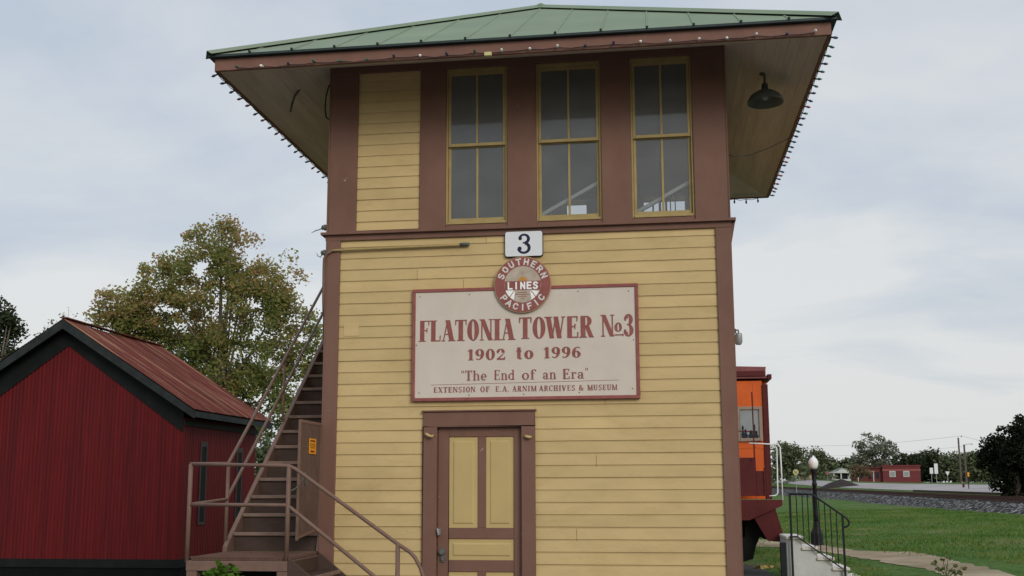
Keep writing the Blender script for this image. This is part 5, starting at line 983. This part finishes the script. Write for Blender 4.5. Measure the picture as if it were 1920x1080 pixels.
# weed by the path, leaf litter, grass
wp = ground_at(1775, 1085); k = (wp-CAM).length/F_PX; t = empty('weed', wp, 'tall pale green weed growing at the edge of the dirt path', 'plant'); s_ = MB(); lf = MB()
for x, y in ((1752, 1056), (1768, 1050), (1778, 1047), (1792, 1060), (1806, 1066), (1760, 1068), (1785, 1070), (1800, 1075)):
    e = on_y(x, y, wp.y+random.uniform(-.1, .1)); md = wp.lerp(e, .5)+Vector((0, 0, .04)); s_.tube([wp, md, e], [.008, .006, .003], 5); leaf_cards(lf, e, .045, 9, .07); leaf_cards(lf, md, .05, 5, .06)
s_.build('stem', M['leaf_weed'], t); lf.build('leaves', M['leaf_weed'], t)
bp_ = on_y(482, 1110, -1.3); bp_.z = 0; t = empty('weed', (-.45, -1.5, 0), 'bright green leafy weed under the front of the stair landing', 'plant'); lf = MB(); s_ = MB()
for i in range(80):
    e = Vector((-.41+random.uniform(-.22, .26), -1.5+random.uniform(-.25, .2), 0)); e.z = 1.0-1.6*abs(e.x+.36)**1.4-random.random()*.2; leaf_cards(lf, e, .06, 14, .07)
    s_.tube([(e.x*.4-.27, -1.5, -.05), e], [.006, .003], 5)
lf.build('leaves', M['grass'], t); s_.build('stem', M['grass'], t)
lc = ground_at(1432, 1068); mb = MB()
for i in range(12): p = lc+Vector((random.gauss(0, .10), random.gauss(0, .14), 0)); p.z = hgt(p.x, p.y)+.03; leaf_cards(mb, p, .03, 2, .10)
tag(mb.build('leaf_litter', mat('yellow_dead_leaves', (.40, .30, .10), .8, .3, 9)), kind='stuff')
gm = MB(); rg_ = random.Random(3)
def blade(X, Y, h_):
    z = hgt(X, Y); a = rg_.uniform(0, 6.28); w_ = .012*rg_.uniform(.7, 1.4); dx, dy = math.cos(a)*w_, math.sin(a)*w_; lx, ly = rg_.gauss(0, .35)*h_, rg_.gauss(0, .35)*h_
    n = len(gm.v); gm.v += [(X-dx, Y-dy, z-.01), (X+dx, Y+dy, z-.01), (X+lx, Y+ly, z+h_)]; gm.f.append((n, n+1, n+2))
cnt = 0
pa = [G(1470, 1020), G(1590, 1038), G(1710, 1050), G(1840, 1074), G(1960, 1095)]
def on_path(X, Y):
    for i in range(len(pa)-1):
        a, b_ = Vector(pa[i]), Vector(pa[i+1]); d = b_-a; f = max(0, min(1, (Vector((X, Y))-a).dot(d)/d.length_squared))
        if (Vector((X, Y))-a-d*f).length < (.75, .75, 1.2, 1.6)[i]+rg_.uniform(-.25, .1): return True
    return False
while cnt < 60000:
    Y = 4+46*rg_.random()**1.5; X = rg_.uniform(4.2, 21)
    if st(X, Y)[0] > -1.9 or (X < 5.4 and Y < 11.5) or (X < 5.5 and Y < 19): continue
    if on_path(X, Y): continue
    cnt += 1; n_ = noise.noise(Vector((X*.5, Y*.5, 9))); blade(X, Y, rg_.uniform(.025, .07)*(1+.6*n_))
for _ in range(1500):
    X, Y = rg_.uniform(-6, 1), rg_.uniform(3.6, 9)
    if X > -1.2 and Y > -1: continue
    blade(X, Y, rg_.uniform(.03, .1))
tag(gm.build('grass', M['grass']), kind='stuff')
